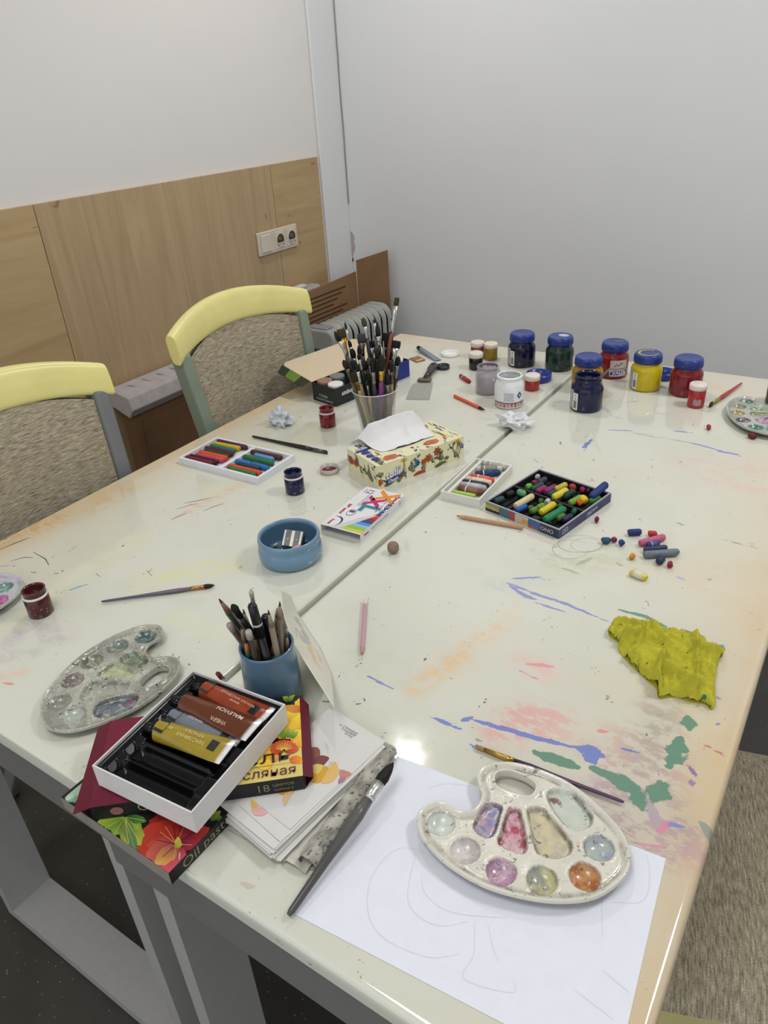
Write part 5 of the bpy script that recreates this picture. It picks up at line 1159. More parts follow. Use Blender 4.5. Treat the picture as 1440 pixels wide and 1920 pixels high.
# ---------------- brush cup ----------------
bcx = Vector((-.850, 1.221, TZ)); cH = .118
cu = thing('plastic_cup', 'clear plastic cup crammed with paint brushes behind the tissue box', 'cup', bcx)
k = M(); k.lathe([(.031,.002),(.0325,.004),(.0475,cH-.004),(.0495,cH-.002),(.0495,cH),(.0475,cH),(.0465,cH-.005),(.0317,.005),(.0001,.0045)], CLEAR, lin('cfd2d2'), 48); k.obj('cup_body', cu)
k = M(); k.lathe([(.0482,cH-.0012),(.0497,cH-.0008),(.0499,cH+.0006),(.0484,cH+.001)], PLAST, lin('c4c6c4'), 48, closed=True); k.obj('rolled_rim', cu)
K65 = crop(560, 540, 6.545); g = 'brushes in the plastic cup'
for (x_, y_, off, lab, kw) in [
 (435,513,-.005,'black round brush with silver ferrule, farthest left in the cup',dict(hc='4a4a48',bc='161513',bl=.024,r=.004,bw=.0052,fl=.035,tip='point')),
 (500,488,-.010,'broad brown brush with yellow gold ferrule in the cup',dict(hc='3a3026',fc='b98a28',bc='40341f',bl=.020,r=.005,bw=.0085,fl=.036,flat=True)),
 (562,398,.010,'thin dark liner brush left of the green one',dict(hc='5a5a58',bc='262422',bl=.016,r=.0025,bw=.0026,tip='point')),
 (793,345,.015,'greenish round brush standing high in the middle of the cup',dict(hc='2a2a2a',bc='3c4028',bl=.018,r=.003,bw=.0044)),
 (760,545,.010,'worn grey block brush in the middle of the cup',dict(hc='3a3a3a',fc='555553',bc='3a3b3d',bl=.020,r=.004,bw=.0085,flat=True)),
 (1217,103,.012,'tallest flat brush with crimped silver ferrule at the right of the cup',dict(hc='7a3a2c',bc='39361f',bl=.017,fl=.055,r=.0036,bw=.0048,flat=True)),
 (1155,345,.018,'thin brush with silver ferrule behind the tallest one',dict(hc='6a2c24',fc='9a9a98',bc='4a4540',bl=.006,fl=.03,r=.0024)),
 (936,372,.020,'thin brush with tiny tip behind the angled black one',dict(hc='4a4a4a',bc='2a2a2a',bl=.008,fl=.03,r=.0026)),
 (965,425,.004,'black brush with bent hairs and silver ferrule right of the middle of the cup',dict(hc='2c2a2a',bc='1c1a18',bl=.028,fl=.022,r=.0038,bw=.005,tip='point',bend=1.2)),
 (1100,548,.012,'large black square brush with dark red handle in the cup',dict(hc='4c1d1a',fc='3a3a3a',bc='121214',bl=.030,fl=.02,r=.005,bw=.0115,flat=True)),
 (1200,636,-.002,'black flat brush with silver ferrule at the right edge of the cup',dict(hc='3a3a3a',bc='131315',bl=.016,r=.0045,bw=.0085,flat=True)),
 (1190,722,-.010,'black round brush with speckled ferrule at the right rim',dict(hc='2c4a4c',fc='c2c4c0',bc='121213',bl=.022,fl=.04,r=.0036,bw=.0045)),
 (1018,798,-.022,'dark slanted brush with gold ferrule and purple handle',dict(hc='7a3470',fc='c9a24a',bc='1f1e1a',bl=.034,fl=.026,r=.0048,bw=.0066,tip='round')),
 (1056,868,-.024,'black round brush with long silver ferrule and wooden handle',dict(hc='9c8468',fc='c4c2bc',bc='111112',bl=.020,fl=.036,r=.0038,bw=.004,tip='point')),
 (1140,895,-.018,'dark green round brush with silver ferrule and wooden handle',dict(hc='a98a66',fc='cfcdc8',bc='1c2420',bl=.016,fl=.032,r=.0036,bw=.0045)),
 (885,635,.000,'black flat brush with pale silver ferrule in the middle of the cup',dict(hc='5a5854',bc='161617',bl=.015,r=.004,bw=.0062,flat=True)),
 (825,560,.005,'dark brush with brown ferrule below the greenish one',dict(hc='3a342c',fc='7a5a34',bc='2a2622',bl=.014,r=.0036)),
 (738,688,-.006,'dark green pointed brush left of the middle of the cup',dict(hc='33332f',fc='70706c',bc='1e2a22',bl=.020,r=.0036,tip='point')),
 (735,812,-.016,'small black stub brush at the left front of the cup',dict(hc='2a2a2a',bc='0f0f10',bl=.012,r=.0032)),
 (775,872,-.020,'dark brown splayed round brush at the front of the cup',dict(hc='3a342c',fc='6a6a66',bc='241f14',bl=.022,r=.004,bw=.0075)),
 (858,840,-.012,'grey-brown worn brush with long grey ferrule at the front of the cup',dict(hc='2e2e2e',fc='6a6862',bc='4a463c',bl=.018,fl=.05,r=.004,bw=.0052)),
 (680,1020,-.028,'very wide brown flat brush low at the left front of the cup',dict(hc='c2a23a',fc='6f5a1c',bc='2a2410',bl=.022,fl=.02,r=.005,bw=.0125,flat=True)),
 (620,960,-.020,'brown bristle brush leaning left over the rim of the cup',dict(hc='6e5a34',fc='8a7c50',bc='2c2618',bl=.018,r=.0038,bw=.006)),
 (600,640,.004,'thin black-tipped brush between the yellow and green ones',dict(hc='35322e',bc='161514',bl=.014,r=.003)),
 (700,930,-.014,'grey handled brush with dark tip at the front of the cup',dict(hc='8a7a70',bc='1a1a18',bl=.016,r=.0034)),
 (770,1000,-.026,'short black brush with pinkish handle at the front rim',dict(hc='a58d84',bc='101010',bl=.014,r=.0034)),
 (985,1240,-.034,'low teal and yellow handled brush against the front of the cup',dict(hc='2c6464',fc='c29a3c',bc='22303a',bl=.010,fl=.03,r=.0042)),
 (655,880,-.010,'dark bronze brush behind the wide flat one',dict(hc='2c2a22',fc='5a5440',bc='1a1812',bl=.02,r=.0038,bw=.006)),
 (820,1110,-.030,'slim pale pink handled brush at the front of the cup',dict(hc='a88f88',fc='8a8a86',bc='2a2a2a',bl=.012,r=.003)),
 (940,700,.006,'brush with clear silver ferrule right of the middle of the cup',dict(hc='6a6a66',bc='0f1012',bl=.018,r=.0035))]:
    p1 = TP(*K65(x_, y_), bcx, off); l = Vector((p1.x-bcx.x, p1.y-bcx.y, 0)); d = l.length
    rq = random.Random(x_); b = Vector((bcx.x+rq.uniform(-.014,.014), bcx.y+rq.uniform(-.014,.014), TZ+.008)); off_ = -l/max(d, 1e-4)*min(.35*d, .014); b += off_; b, p1 = stand(lab, b, p1)
    q_, _ = oriented(b, p1); vn = Vector((bcx.x, bcx.y, 0)).normalized(); lat = q_.inverted() @ Vector((-vn.y, vn.x, 0)); brush(b, p1, lab, grp=g, spin=math.atan2(lat.y, lat.x)-math.pi/2, **kw)
for i in range(14):          # bunch standing between the ones above
    q_ = i*2.4; rr_ = .010+.0016*i; top = Vector((bcx.x+rr_*1.5*math.cos(q_), bcx.y+rr_*1.5*math.sin(q_), TZ+.175+.02*math.sin(i*1.9))); b = Vector((bcx.x+rr_*.8*math.cos(q_+.5), bcx.y+rr_*.8*math.sin(q_+.5), TZ+.008))
    b, top = stand('dark brush standing within the dense inner bunch of the plastic cup', b, top)
    brush(b, top, 'dark brush standing within the dense inner bunch of the plastic cup', grp='inner bunch of brushes in the plastic cup', hc=('2a2926','5c4a36','8d7a5e','33312e','6e2a24','3c3f3c','a08a66')[i % 7], fc=('8a8a86','6a655a')[i % 2], bc=('151514','241f18')[i % 2], r=.0042, bl=.02, fl=.03, bw=.005)
# spatula and flat yellow handle in the cup
p1 = TP(*K65(1030,660), bcx, -.010); b = Vector((bcx.x-.008, bcx.y, TZ+.01)); b, p1 = stand('grey triangular palette knife standing in the plastic cup', b, p1); q, Ln = oriented(b, p1)
t = thing('palette_knife', 'grey triangular palette knife standing in the plastic cup', 'palette knife', b, 0, None, q)
X = Matrix.Rotation(math.radians(-20), 4, 'Z')
k = M(); k.tube([(0,0,0),(0,0,Ln-.085)], [.005,.006], LACQ, lin('4a423c'), 10); k.obj('handle', t)
k = M(); vs = [(-.003,-.0006,Ln-.09),(.003,-.0006,Ln-.09),(.015,-.0006,Ln-.045),(.003,-.0006,Ln),(-.003,-.0006,Ln),(-.015,-.0006,Ln-.045)]; vs += [(a_, .0006, b_) for a_, _, b_ in vs]
k.add(vs, [(5,4,3,2,1,0),(6,7,8,9,10,11)]+[(i,(i+1)%6,6+(i+1)%6,6+i) for i in range(6)], STEEL, lin('8f918e'), X=Matrix.Rotation(.9, 4, 'Z')); k.obj('blade', t)
p1 = TP(*K65(880,1345), bcx, -.036); b = Vector((bcx.x+.012, bcx.y-.014, TZ+.008)); b, p1 = stand('flat yellow modelling stick low at the front inside the plastic cup', b, p1); q, Ln = oriented(b, p1); t = thing('wooden_stick', 'flat yellow modelling stick low at the front inside the plastic cup', 'stick', b, 0, None, q)
k = M(); k.tube([(0,0,0),(0,0,Ln*.6),(0,0,Ln*.9),(0,0,Ln)], [.003,.0035,.0065,.0068], LACQ, lin('b99a34'), 12, flat=.4); k.obj('stick_body', t)

# ---------------- black and blue gouache box ----------------
c, a, bw_, bd_ = rectfit([(583.7,716.5),(627,729.5),(767.5,674)], TZ+.046)
gb = thing('gouache_box', 'open black and blue cardboard gouache box with cream lid, left of the brush cup', 'box', (c.x, c.y, TZ), a)
x, y, H = bw_/2, bd_/2, .046; k = M(); BK = lin('1c2322'); th = .0012
k.box((-x,-y,0),(x,y,th),PAPER,BK)
for lo, hi in (((-x,-y,th),(x,-y+th,H)),((-x,y-th,th),(x,y,H)),((-x,-y+th,th),(-x+th,y-th,H)),((x-th,-y+th,th),(x,y-th,H))): k.box(lo,hi,PAPER,BK)
Fr = lambda u, v, z=0: (x+z, -y+u, v); Fl = lambda u, v, z=0: (-x+u, -y-z, v)
poly2(k, Fr, [(bd_*.62,0),(bd_,0),(bd_,H),(bd_*.62,H)], '2a3a86', .0002); poly2(k, lambda u, v, z=0: (-x+u, y+z, v), [(0,0),(bw_,0),(bw_,H),(0,H)][::-1], '2a3a86', .0002)
k.text('unison', .016, lambda X_, Y_: Fr(.042+X_, .028+Y_, .0003), PAPER, lin('cfcfcc'), bold=.0006, shear=.3)
k.text('ГУАШЬ', .009, lambda X_, Y_: Fl(.040+X_, .018+Y_, .0003), PAPER, lin('c9c9c4')); k.text('ХУДОЖЕСТВЕННАЯ', .0062, lambda X_, Y_: Fl(.043+X_, .008+Y_, .0003), PAPER, lin('c9c9c4'))
k.obj('box_body', gb)
k = M()
X = Matrix(((math.cos(a),-math.sin(a),0,c.x),(math.sin(a),math.cos(a),0,c.y),(0,0,1,TZ),(0,0,0,1))).inverted()
h1 = Vector((-x, -y, H)); h2 = Vector((-x, y, H)); o1 = X @ T(534, 680, TZ+.070); wl = o1-h1; dirl = (h2-h1).normalized()
wl = Vector((wl.x, 0, wl.z)); vs = []
rp = [(0,0),(.0,1-.12),(.03,1-.04),(.07,1),(.93,1),(.97,.96),(1,.88),(1,0)]
top = [h1+dirl*(bd_*u)+wl*v for u, v in rp]; n = len(rp); nrm = dirl.cross(wl).normalized()*.001
k.add([tuple(p) for p in top]+[tuple(p+nrm) for p in top], [tuple(range(n)), tuple(range(2*n-1,n-1,-1))]+[(i,n+i,n+(i+1)%n,(i+1)%n) for i in range(n)], PAPER, lin('c9b79c'))
fl_ = [h1+wl*.05, h1+wl*.95, h1+wl*.90-dirl*.022+Vector((0,0,-.012)), h1+wl*.12-dirl*.022+Vector((0,0,-.012))]
k.add([tuple(p) for p in fl_]+[tuple(p+Vector((0,0,.0008))) for p in fl_], [(3,2,1,0),(4,5,6,7)], PAPER, lin('27301f')); 
mid = [fl_[0].lerp(fl_[1], .3), fl_[0].lerp(fl_[1], .7), fl_[3].lerp(fl_[2], .7), fl_[3].lerp(fl_[2], .3)]
k.add([tuple(p+Vector((0,0,.0011))) for p in mid], [(0,1,2,3)], PAPER, lin('5d7a2c'))
k.obj('open_lid', gb)
def boxpt(u, v, z): return X.inverted() @ Vector((-x+u, -y+v, z))
small_jar(1, 1, '3a3026', 'pot with brown printed cap in the near left corner of the gouache box', cap='8d6a55', capin='a8826c', base=boxpt(.022,.024,.002), h=.036)
small_jar(2, 1, '50504e', 'pot with grey cap beside the brown-capped pot in the gouache box', cap='6e6f6c', capin='8a8c88', base=boxpt(.022,.066,.002), h=.036)
small_jar(3, 1, 'c9c9c6', 'pot with white cap in the near right corner of the gouache box', cap='d9dad8', capin='e2e2e0', base=boxpt(.0615,.024,.002), h=.036)
small_jar(4, 1, '9c4a6a', 'pot with white-rimmed pink cap at the far end of the gouache box', cap='ded6d2', capin='8a3a5a', base=boxpt(.0615,bd_-.026,.002), h=.038)

# ---------------- scraper, tube, small things at the back ----------------
p0, p1 = T(816, 683, TZ+.008), T(797, 712, TZ+.006); q, Ln = oriented(p0, p1); 
sc = thing('paint_scraper', 'dirty paint scraper with black handle and steel blade at the back of the left table', 'scraper', (p0.x, p0.y, TZ), math.atan2(p1.y-p0.y, p1.x-p0.x))
k = M(); k.tube([(0,0,.009),(.012,0,.010),(.04,0,.010),(.06,0,.009),(Ln,0,.007)], [.006,.0125,.0125,.009,.008], DARKP, lin('3a3936'), 16, flat=.55); k.obj('handle', sc)
k = M(); k.tube([(.012,0,.0168),(.030,0,.0168)], [.005,.004], DARKP, lin('1a1a1a'), 12, flat=.15); k.obj('hanging_hole', sc)
k = M(); k.box((Ln-.004,-.018,.004),(Ln+.014,.018,.010),METAL,lin('7d746a'),bev=.001); k.obj('bolster', sc)
inv = Matrix.Translation((p0.x,p0.y,TZ)) @ Matrix.Rotation(math.atan2(p1.y-p0.y, p1.x-p0.x), 4, 'Z'); inv = inv.inverted()
bl_ = [inv @ T(*p, TZ+.003) for p in ((774,720),(811,718),(805,748),(761,747))]; n = 4
k = M(); k.add([(p.x,p.y,.0012+.003*(i<2)) for i, p in enumerate(bl_)]+[(p.x,p.y,.0002+.003*(i<2)) for i, p in enumerate(bl_)], [(0,1,2,3),(7,6,5,4),(0,4,5,1),(1,5,6,2),(2,6,7,3),(3,7,4,0)], STEEL, lin('9b9992')); k.obj('blade', sc)
def paint_tube(pA, pB, wid, col, label, white_end=True, capc='141416', roll=0, texts=(), name='paint_tube', lead=.022, patch=True):
    # pA: cap end, pB: crimped end
    q = (pB-pA); Ln = q.length; ez = Vector((0,0,1)); ex = q.normalized(); ey = ez.cross(ex).normalized(); ez = ex.cross(ey)
    R_ = Matrix((ex, ey, ez)).transposed(); t = thing(name, label, 'paint tube', pA, 0, None, (R_ @ Matrix.Rotation(roll, 3, 'X')).to_quaternion())
    r0 = wid*.36; sh_ = .012
    def f(u, v):
        an = -math.pi+u*2*math.pi; w_ = r0+(wid/2-r0)*min(1, v*1.2); th = r0*(1-v)**.8+.0008
        bump = 1+.05*fb(v*6, u*5, wid*50)
        return (sh_+v*(Ln-sh_), w_*math.cos(an), th*math.sin(an)*bump)
    def cf(u, v): return lin(col) if v < .93 or not white_end else lin('dcdcda')
    k = M(); k.grid(f, 28, 26, GLOSS, None, cf); k.add([f(u/28, 0) for u in range(28)], [tuple(range(27,-1,-1))], GLOSS, lin(col))
    topz = lambda xx, yy: max(.0012, (r0*(1-min(.99, max(0, (xx-sh_)/(Ln-sh_))))**.8+.0008)*math.sqrt(max(0, 1-(yy/(wid/2))**2)))+.0007
    for (bd, sz_, px_, py_, cc) in texts: k.text(bd, sz_, lambda X_, Y_: (px_-X_, py_-Y_, topz(px_-X_, py_-Y_)), PAPER, lin(cc), bold=.0001)
    if patch:
        pl = [(Ln*.78,-.007),(Ln*.87,-.007),(Ln*.87,.006),(Ln*.78,.006)]; k.add([(a_, b_, topz(a_, b_)+.0002) for a_, b_ in pl], [(0,1,2,3)], PAPER, lin('1b1b1c'))
        pl = [(sh_+.001,-.009),(sh_+.012,-.010),(sh_+.015,0),(sh_+.012,.010),(sh_+.001,.009)]; k.add([(a_, b_, topz(a_, b_)+.0003) for a_, b_ in pl], [(0,1,2,3,4)], PAPER, lin('18181a'))
    k.obj('tube_body', t)
    k = M(); k.tube([(-.006,0,0),(.006,0,0),(.0065,0,0),(.0125,0,0)], [.0062,.0068,.005,r0*.9], DARKP, lin(capc), 18)
    k.obj('screw_cap', t); return t
paint_tube(T(786,653,TZ+.009), T(822,676,TZ+.0015), .020, '76828d', 'grey-blue metal tube with black cap beside the white lid', False, '1c1d20', patch=False)
k = M(); k.prism([(0,0),(.030,.004),(.028,.045),(-.003,.040)], 0, .003, PAPER, lin('8c6a34')); k.flat([(.004,.003),(.026,.006),(.025,.016),(.004,.012)], .0032, PAPER, lin('c9a79a'))
tag(k.obj('card_scrap', None, away(T(800,682), 0)+Vector((-.03,-.005,0)), 1.0), 'small brown and orange printed scrap under the grey-blue tube', 'scrap')
def crumple(px, py, r, sq, col, label, name, seed, z=TZ, m=TISS, sx=1.2):
    p = away(T(px, py), r); b = __import__('bmesh').new(); __import__('bmesh').ops.create_icosphere(b, subdivisions=3, radius=1)
    for v in b.verts:
        d = v.co.normalized(); f = .62+1.15*abs(noise.noise(d*1.5+Vector((seed,0,0))))+.45*noise.noise(d*2.6+Vector((0,seed,0)))
        v.co = Vector((d.x*f*sx, d.y*f, max(-.55, d.z*f*sq)))*r
    zmin = min(v.co.z for v in b.verts)
    k = M(); k.add([(v.co.x, v.co.y, v.co.z-zmin+.0002) for v in b.verts], [tuple(v.index for v in f.verts) for f in b.faces], m, lin(col)); b.free()
    return tag(k.obj(name, None, (p.x, p.y, z)), label, 'crumpled paper')
crumple(527, 803, .026, .95, 'c6cbd2', 'crumpled white paper ball behind the long black brush', 'crumpled_paper', 4.2)
crumple(965, 812, .030, .6, 'd8dadb', 'crumpled white tissue lying over the table seam', 'crumpled_tissue', 9.1)

# ---------------- palettes ----------------
from mathutils.geometry import delaunay_2d_cdt
KP = crop(760, 1380, 3); PZ = TZ+.014
OUT = [(75,470),(85,430),(120,400),(170,378),(215,380),(250,400),(290,425),(340,432),(390,420),(425,380),(440,330),(425,290),(412,240),(425,200),(460,172),(520,158),(600,158),(700,180),(800,215),(900,262),(1000,330),(1090,410),(1160,480),(1220,560),(1250,640),(1255,710),(1235,770),(1180,830),(1100,885),(1010,915),(900,925),(780,920),(660,900),(540,870),(430,830),(320,770),(220,700),(140,620),(90,550)]
HOL = [(495,235),(510,205),(545,193),(600,195),(680,225),(735,265),(740,300),(720,335),(685,345),(620,335),(550,310),(505,280)]
RND = [(200,487),(338,640),(540,757),(770,805),(1010,785),(1090,625)]
POL = [[(450,375),(500,365),(550,390),(540,440),(510,540),(460,572),(410,550),(378,510),(395,450)],[(575,403),(620,400),(655,420),(690,600),(680,650),(640,660),(560,630),(515,590),(535,520)],[(680,410),(720,390),(780,395),(800,420),(920,560),(945,620),(930,660),(880,682),(820,685),(760,670),(725,630),(700,520)],[(790,320),(830,290),(900,295),(960,320),(1030,400),(1060,450),(1050,500),(1000,525),(940,525),(880,480),(820,400)]]
P2 = lambda q: T(*KP(*q), PZ).to_2d()
ctr = sum((P2(q) for q in OUT), Vector((0,0)))/len(OUT)
def catm(pts, m=4):
    n = len(pts); o = []
    for i in range(n):
        p0, p1, p2, p3 = (pts[(i+j-1) % n] for j in range(4))
        for s in range(m):
            t = s/m; o.append(.5*((2*p1)+(p2-p0)*t+(2*p0-5*p1+4*p2-p3)*t*t+(3*p1-p0-3*p2+p3)*t**3))
    return o
outl = catm([P2(q)-ctr for q in OUT]); hol = catm([P2(q)-ctr for q in HOL]); rnd_ = [P2(q)-ctr for q in RND]; pol = [catm([P2(q)-ctr for q in w_], 3) for w_ in POL]
RW = .0155
def inside(p, poly):
    r = False; n = len(poly)
    for i in range(n):
        a_, b_ = poly[i], poly[(i+1) % n]
        if (a_.y > p.y) != (b_.y > p.y) and p.x < (b_.x-a_.x)*(p.y-a_.y)/(b_.y-a_.y)+a_.x: r = not r
    return r
def pd(p, poly):
    m = 9
    for i in range(len(poly)):
        a_, b_ = poly[i], poly[(i+1) % len(poly)]; d = b_-a_; t = max(0, min(1, (p-a_).dot(d)/max(1e-12, d.length_squared))); m = min(m, (p-a_-d*t).length)
    return m
bx0, bx1 = min(p.x for p in outl), max(p.x for p in outl); by0, by1 = min(p.y for p in outl), max(p.y for p in outl)
pin = []; stp = .0017; j = 0
yy = by0
while yy < by1:
    xx = bx0+(stp/2 if j % 2 else 0)
    while xx < bx1:
        p = Vector((xx, yy))
        if inside(p, outl) and not inside(p, hol) and pd(p, outl) > .0012 and pd(p, hol) > .0012: pin.append(p)
        xx += stp
    yy += stp*.866; j += 1
def insetloop(poly, d):                                   # a loop just inside, for a crisp rim
    n = len(poly); o = []
    ar = sum(poly[i].x*poly[(i+1)%n].y-poly[(i+1)%n].x*poly[i].y for i in range(n)); sg = 1 if ar > 0 else -1
    for i in range(n): t = (poly[(i+1)%n]-poly[i-1]).normalized(); o.append(poly[i]+Vector((-t.y, t.x))*d*sg)
    return o
no, nh = len(outl), len(hol)
allp = list(outl)+list(hol)+pin
res = delaunay_2d_cdt(allp, [], [list(range(no)), list(range(no, no+nh))], 0, 1e-6)
PV, PF = res[0], res[2]
PF = [f for f in PF if not inside(sum((PV[i] for i in f), Vector((0,0)))/len(f), hol) and inside(sum((PV[i] for i in f), Vector((0,0)))/len(f), outl)]
info = []
for p in PV:
    do, dh = pd(p, outl), pd(p, hol); z = -.0018; reg = -1; dep = 0
    for i, w_ in enumerate(rnd_):
        d = (p-w_).length
        if d < RW*1.12: t = d/RW; reg = i; dep = .0075*max(0, 1-t**2.6) if t < 1 else 0; z += .0009*math.exp(-((t-1.03)/.07)**2)
    for i, w_ in enumerate(pol):
        if reg < 0 and inside(p, w_): d = pd(p, w_); reg = 10+i; dep = .0058*min(1, d/.0042)**.7
        elif reg < 0:
            d = pd(p, w_)
            if d < .002: z += .0008*(1-d/.002)
    z -= dep
    z += .0030*max(0, 1-do/.0035)**1.0 if do < .0035 else 0
    z += .0028*max(0, 1-dh/.0028) if dh < .0028 else 0
    if dep > .0002 or reg < 0: pass
    gr = 0
    if reg >= 10: gr = max(0, 1-abs(pd(p, pol[reg-10])-.0022)/.0026)
    elif reg >= 0 and dep > .0004: gr = .55*max(0, 1-abs((p-rnd_[reg]).length-RW*.93)/.0018)
    if .003 < do < .0085: gr = max(gr, .8*(1-abs(do-.0052)/.0034)); z -= .0016*max(0, 1-abs(do-.0052)/.003)
    info.append((z, reg if dep > .0006 else -1, do, gr, dep))
def palette(label, loc, ang, cols, base, scuff, base2=None, h=.014):
    t = thing('paint_palette', label, 'palette', loc, ang, None); seed = loc[0]*31
    def colr(i):
        z, reg, do, gr, dep = info[i]; p = PV[i]; n = fb(p.x*70, p.y*70, seed); n2 = fb(p.x*25, p.y*25, seed+5)
        B = Vector(lin(base)).lerp(Vector(lin(base2 or base)), min(1, max(0, .5+1.4*n2)))
        if reg >= 0:
            c1, c2 = cols[reg] if reg < 10 else cols[reg-4]; c = Vector(lin(c1)).lerp(Vector(lin(c2)), min(1, max(0, .5+2.2*n)))
            B = B.lerp(c, min(1, dep/.0018+.15))
        gk = min(1, max(0, gr*(.75+1.3*fb(p.x*45, p.y*45, seed+2)))); B = B.lerp(Vector(lin('54493f' if reg >= 0 else '857f70')), gk*.9)
        return (*B, scuff)
    v = [(p.x, p.y, h+info[i][0]) for i, p in enumerate(PV)]; f = [tuple(q) for q in PF]
    f = [q if (PV[q[1]]-PV[q[0]]).cross(PV[q[2]]-PV[q[0]]) > 0 else q[::-1] for q in f]
    cs = [colr(i) for i in range(len(PV))]; nb = len(v)
    def skirt(loop, i0, s, fl=0):
        n = len(loop); b0 = len(v)
        for (d, dz) in ((.0012, 0), (.0018, -.001), (.0019, -.0045 if not fl else -.010)):
            for p in insetloop(loop, -d*s): v.append((p.x, p.y, h+.0012+dz)); cs.append((*lin(base), scuff))
        rings = [list(range(i0, i0+n))]+[list(range(b0+n*q_, b0+n*q_+n)) for q_ in range(3)]
        ar = sum(loop[i].x*loop[(i+1)%n].y-loop[(i+1)%n].x*loop[i].y for i in range(n))
        for A_, B_ in zip(rings[:-1], rings[1:]):
            for i in range(n):
                j_ = (i+1) % n; q_ = (A_[i], B_[i], B_[j_], A_[j_]); f.append(q_ if (ar > 0) == (s > 0) else q_[::-1])
    skirt(outl, 0, 1); skirt(hol, no, -1, 1)
    me = bpy.data.meshes.new('palette_body'); me.from_pydata(v, [], f); me.materials.append(PALMAT)
    me.polygons.foreach_set('use_smooth', [True]*len(me.polygons)); ca = me.color_attributes.new('Col', 'FLOAT_COLOR', 'POINT')
    ca.data.foreach_set('color', [x_ for c_ in cs for x_ in c_]); me.update()
    o = bpy.data.objects.new('palette_body', me); COL.objects.link(o); o.parent = t
    return t
def place(keys, pxs, scale1=True):        # fit the palette's well centres to those seen
    A_ = [complex(*rnd_[i]) if i < 10 else complex(*(sum(pol[i-10], Vector((0,0)))/len(pol[i-10]))) for i in keys]; B_ = [complex(*T(*p, PZ-.006).to_2d()) for p in pxs]
    ma, mb = sum(A_)/len(A_), sum(B_)/len(B_); s = sum((b-mb)*(a_-ma).conjugate() for a_, b in zip(A_, B_)); ang = math.atan2(s.imag, s.real)
    print('palette scale', abs(s)/sum(abs(a_-ma)**2 for a_ in A_), 'deg', math.degrees(ang)); r = complex(math.cos(ang), math.sin(ang)); l = mb-r*ma; return (l.real, l.imag, TZ), ang
fcols = [('b9c2ba','cdd2cb'),('b9b0ae','cfc9c6'),('8a6a8c','b58aa6'),('b9b47c','8f9286'),('9c5a2c','b98a58'),('a9b2ac','9aa4b0'),('8a84a8','b89aa8'),('c9a4ae','a8455c'),('cbbf9c','b7ae98'),('bcc6b8','c6ccc0')]
palette('cream oval paint palette lying on the white drawing paper', (ctr.x, ctr.y, TZ+.0008), 0, fcols, 'cfcbbe', .75, 'd6d3c6')
loc, ang = place([0,1,2,3,4,5,10,11,12], [(292,1190),(228,1208),(168,1240),(118,1277),(98,1331),(158,1348),(262,1238),(207,1266),(190,1311)])
lcols = [('5a6f70','42585a'),('6f7a70','5a665c'),('8a8c78','5f6254'),('8a7a74','6a6460'),('7f8278','9a9a88'),('93a096','a9b0a2'),('5f6c54','7d8672'),('b5bc94','a3ab84'),('a09c90','8e9486'),('6a727a','4c525c')]
palette('dirty grey-green palette crusted with paint beside the brown pot', loc, ang, lcols, 'a5a598', 1.0, '8d8c80')
loc, ang = place([0,1,2,3], [(1399,754),(1385,766),(1383,778.5),(1392,791)])
rcols = [('3f6a55','8aa69c'),('a39a74','8c8460'),('8a744c','a8946c'),('2c3050','a06a94'),('5a8276','4a7268'),('5a8276','6f9488'),('8fa88c','5f7f66'),('a3a688','8f9070'),('c7aac0','9a6a90'),('8fa596','7d9686')]
palette('green-stained palette cut off at the right edge of the picture', loc, ang, rcols, 'a9b2a4', .8, '8d9c90')
A_, B_ = complex(*T(10,1101,PZ-.006).to_2d()), complex(*T(-4,1134,PZ-.006).to_2d()); a5, a4 = complex(*rnd_[5]), complex(*rnd_[4]); dd = (A_-B_)/(a5-a4); ang = math.atan2(dd.imag, dd.real); l = (A_+B_)/2-complex(math.cos(ang), math.sin(ang))*(a5+a4)/2
ecols = [('7d9c92','5f8478')]*4+[('a5487c','b878a4'),('4f7f70','7da298')]+[('a9a4c0','8fa0b0')]*4
palette('teal and pink palette cut off at the left edge of the picture', (l.real, l.imag, TZ), ang, ecols, 'a7b4ae', .6, 'b9b4c6')

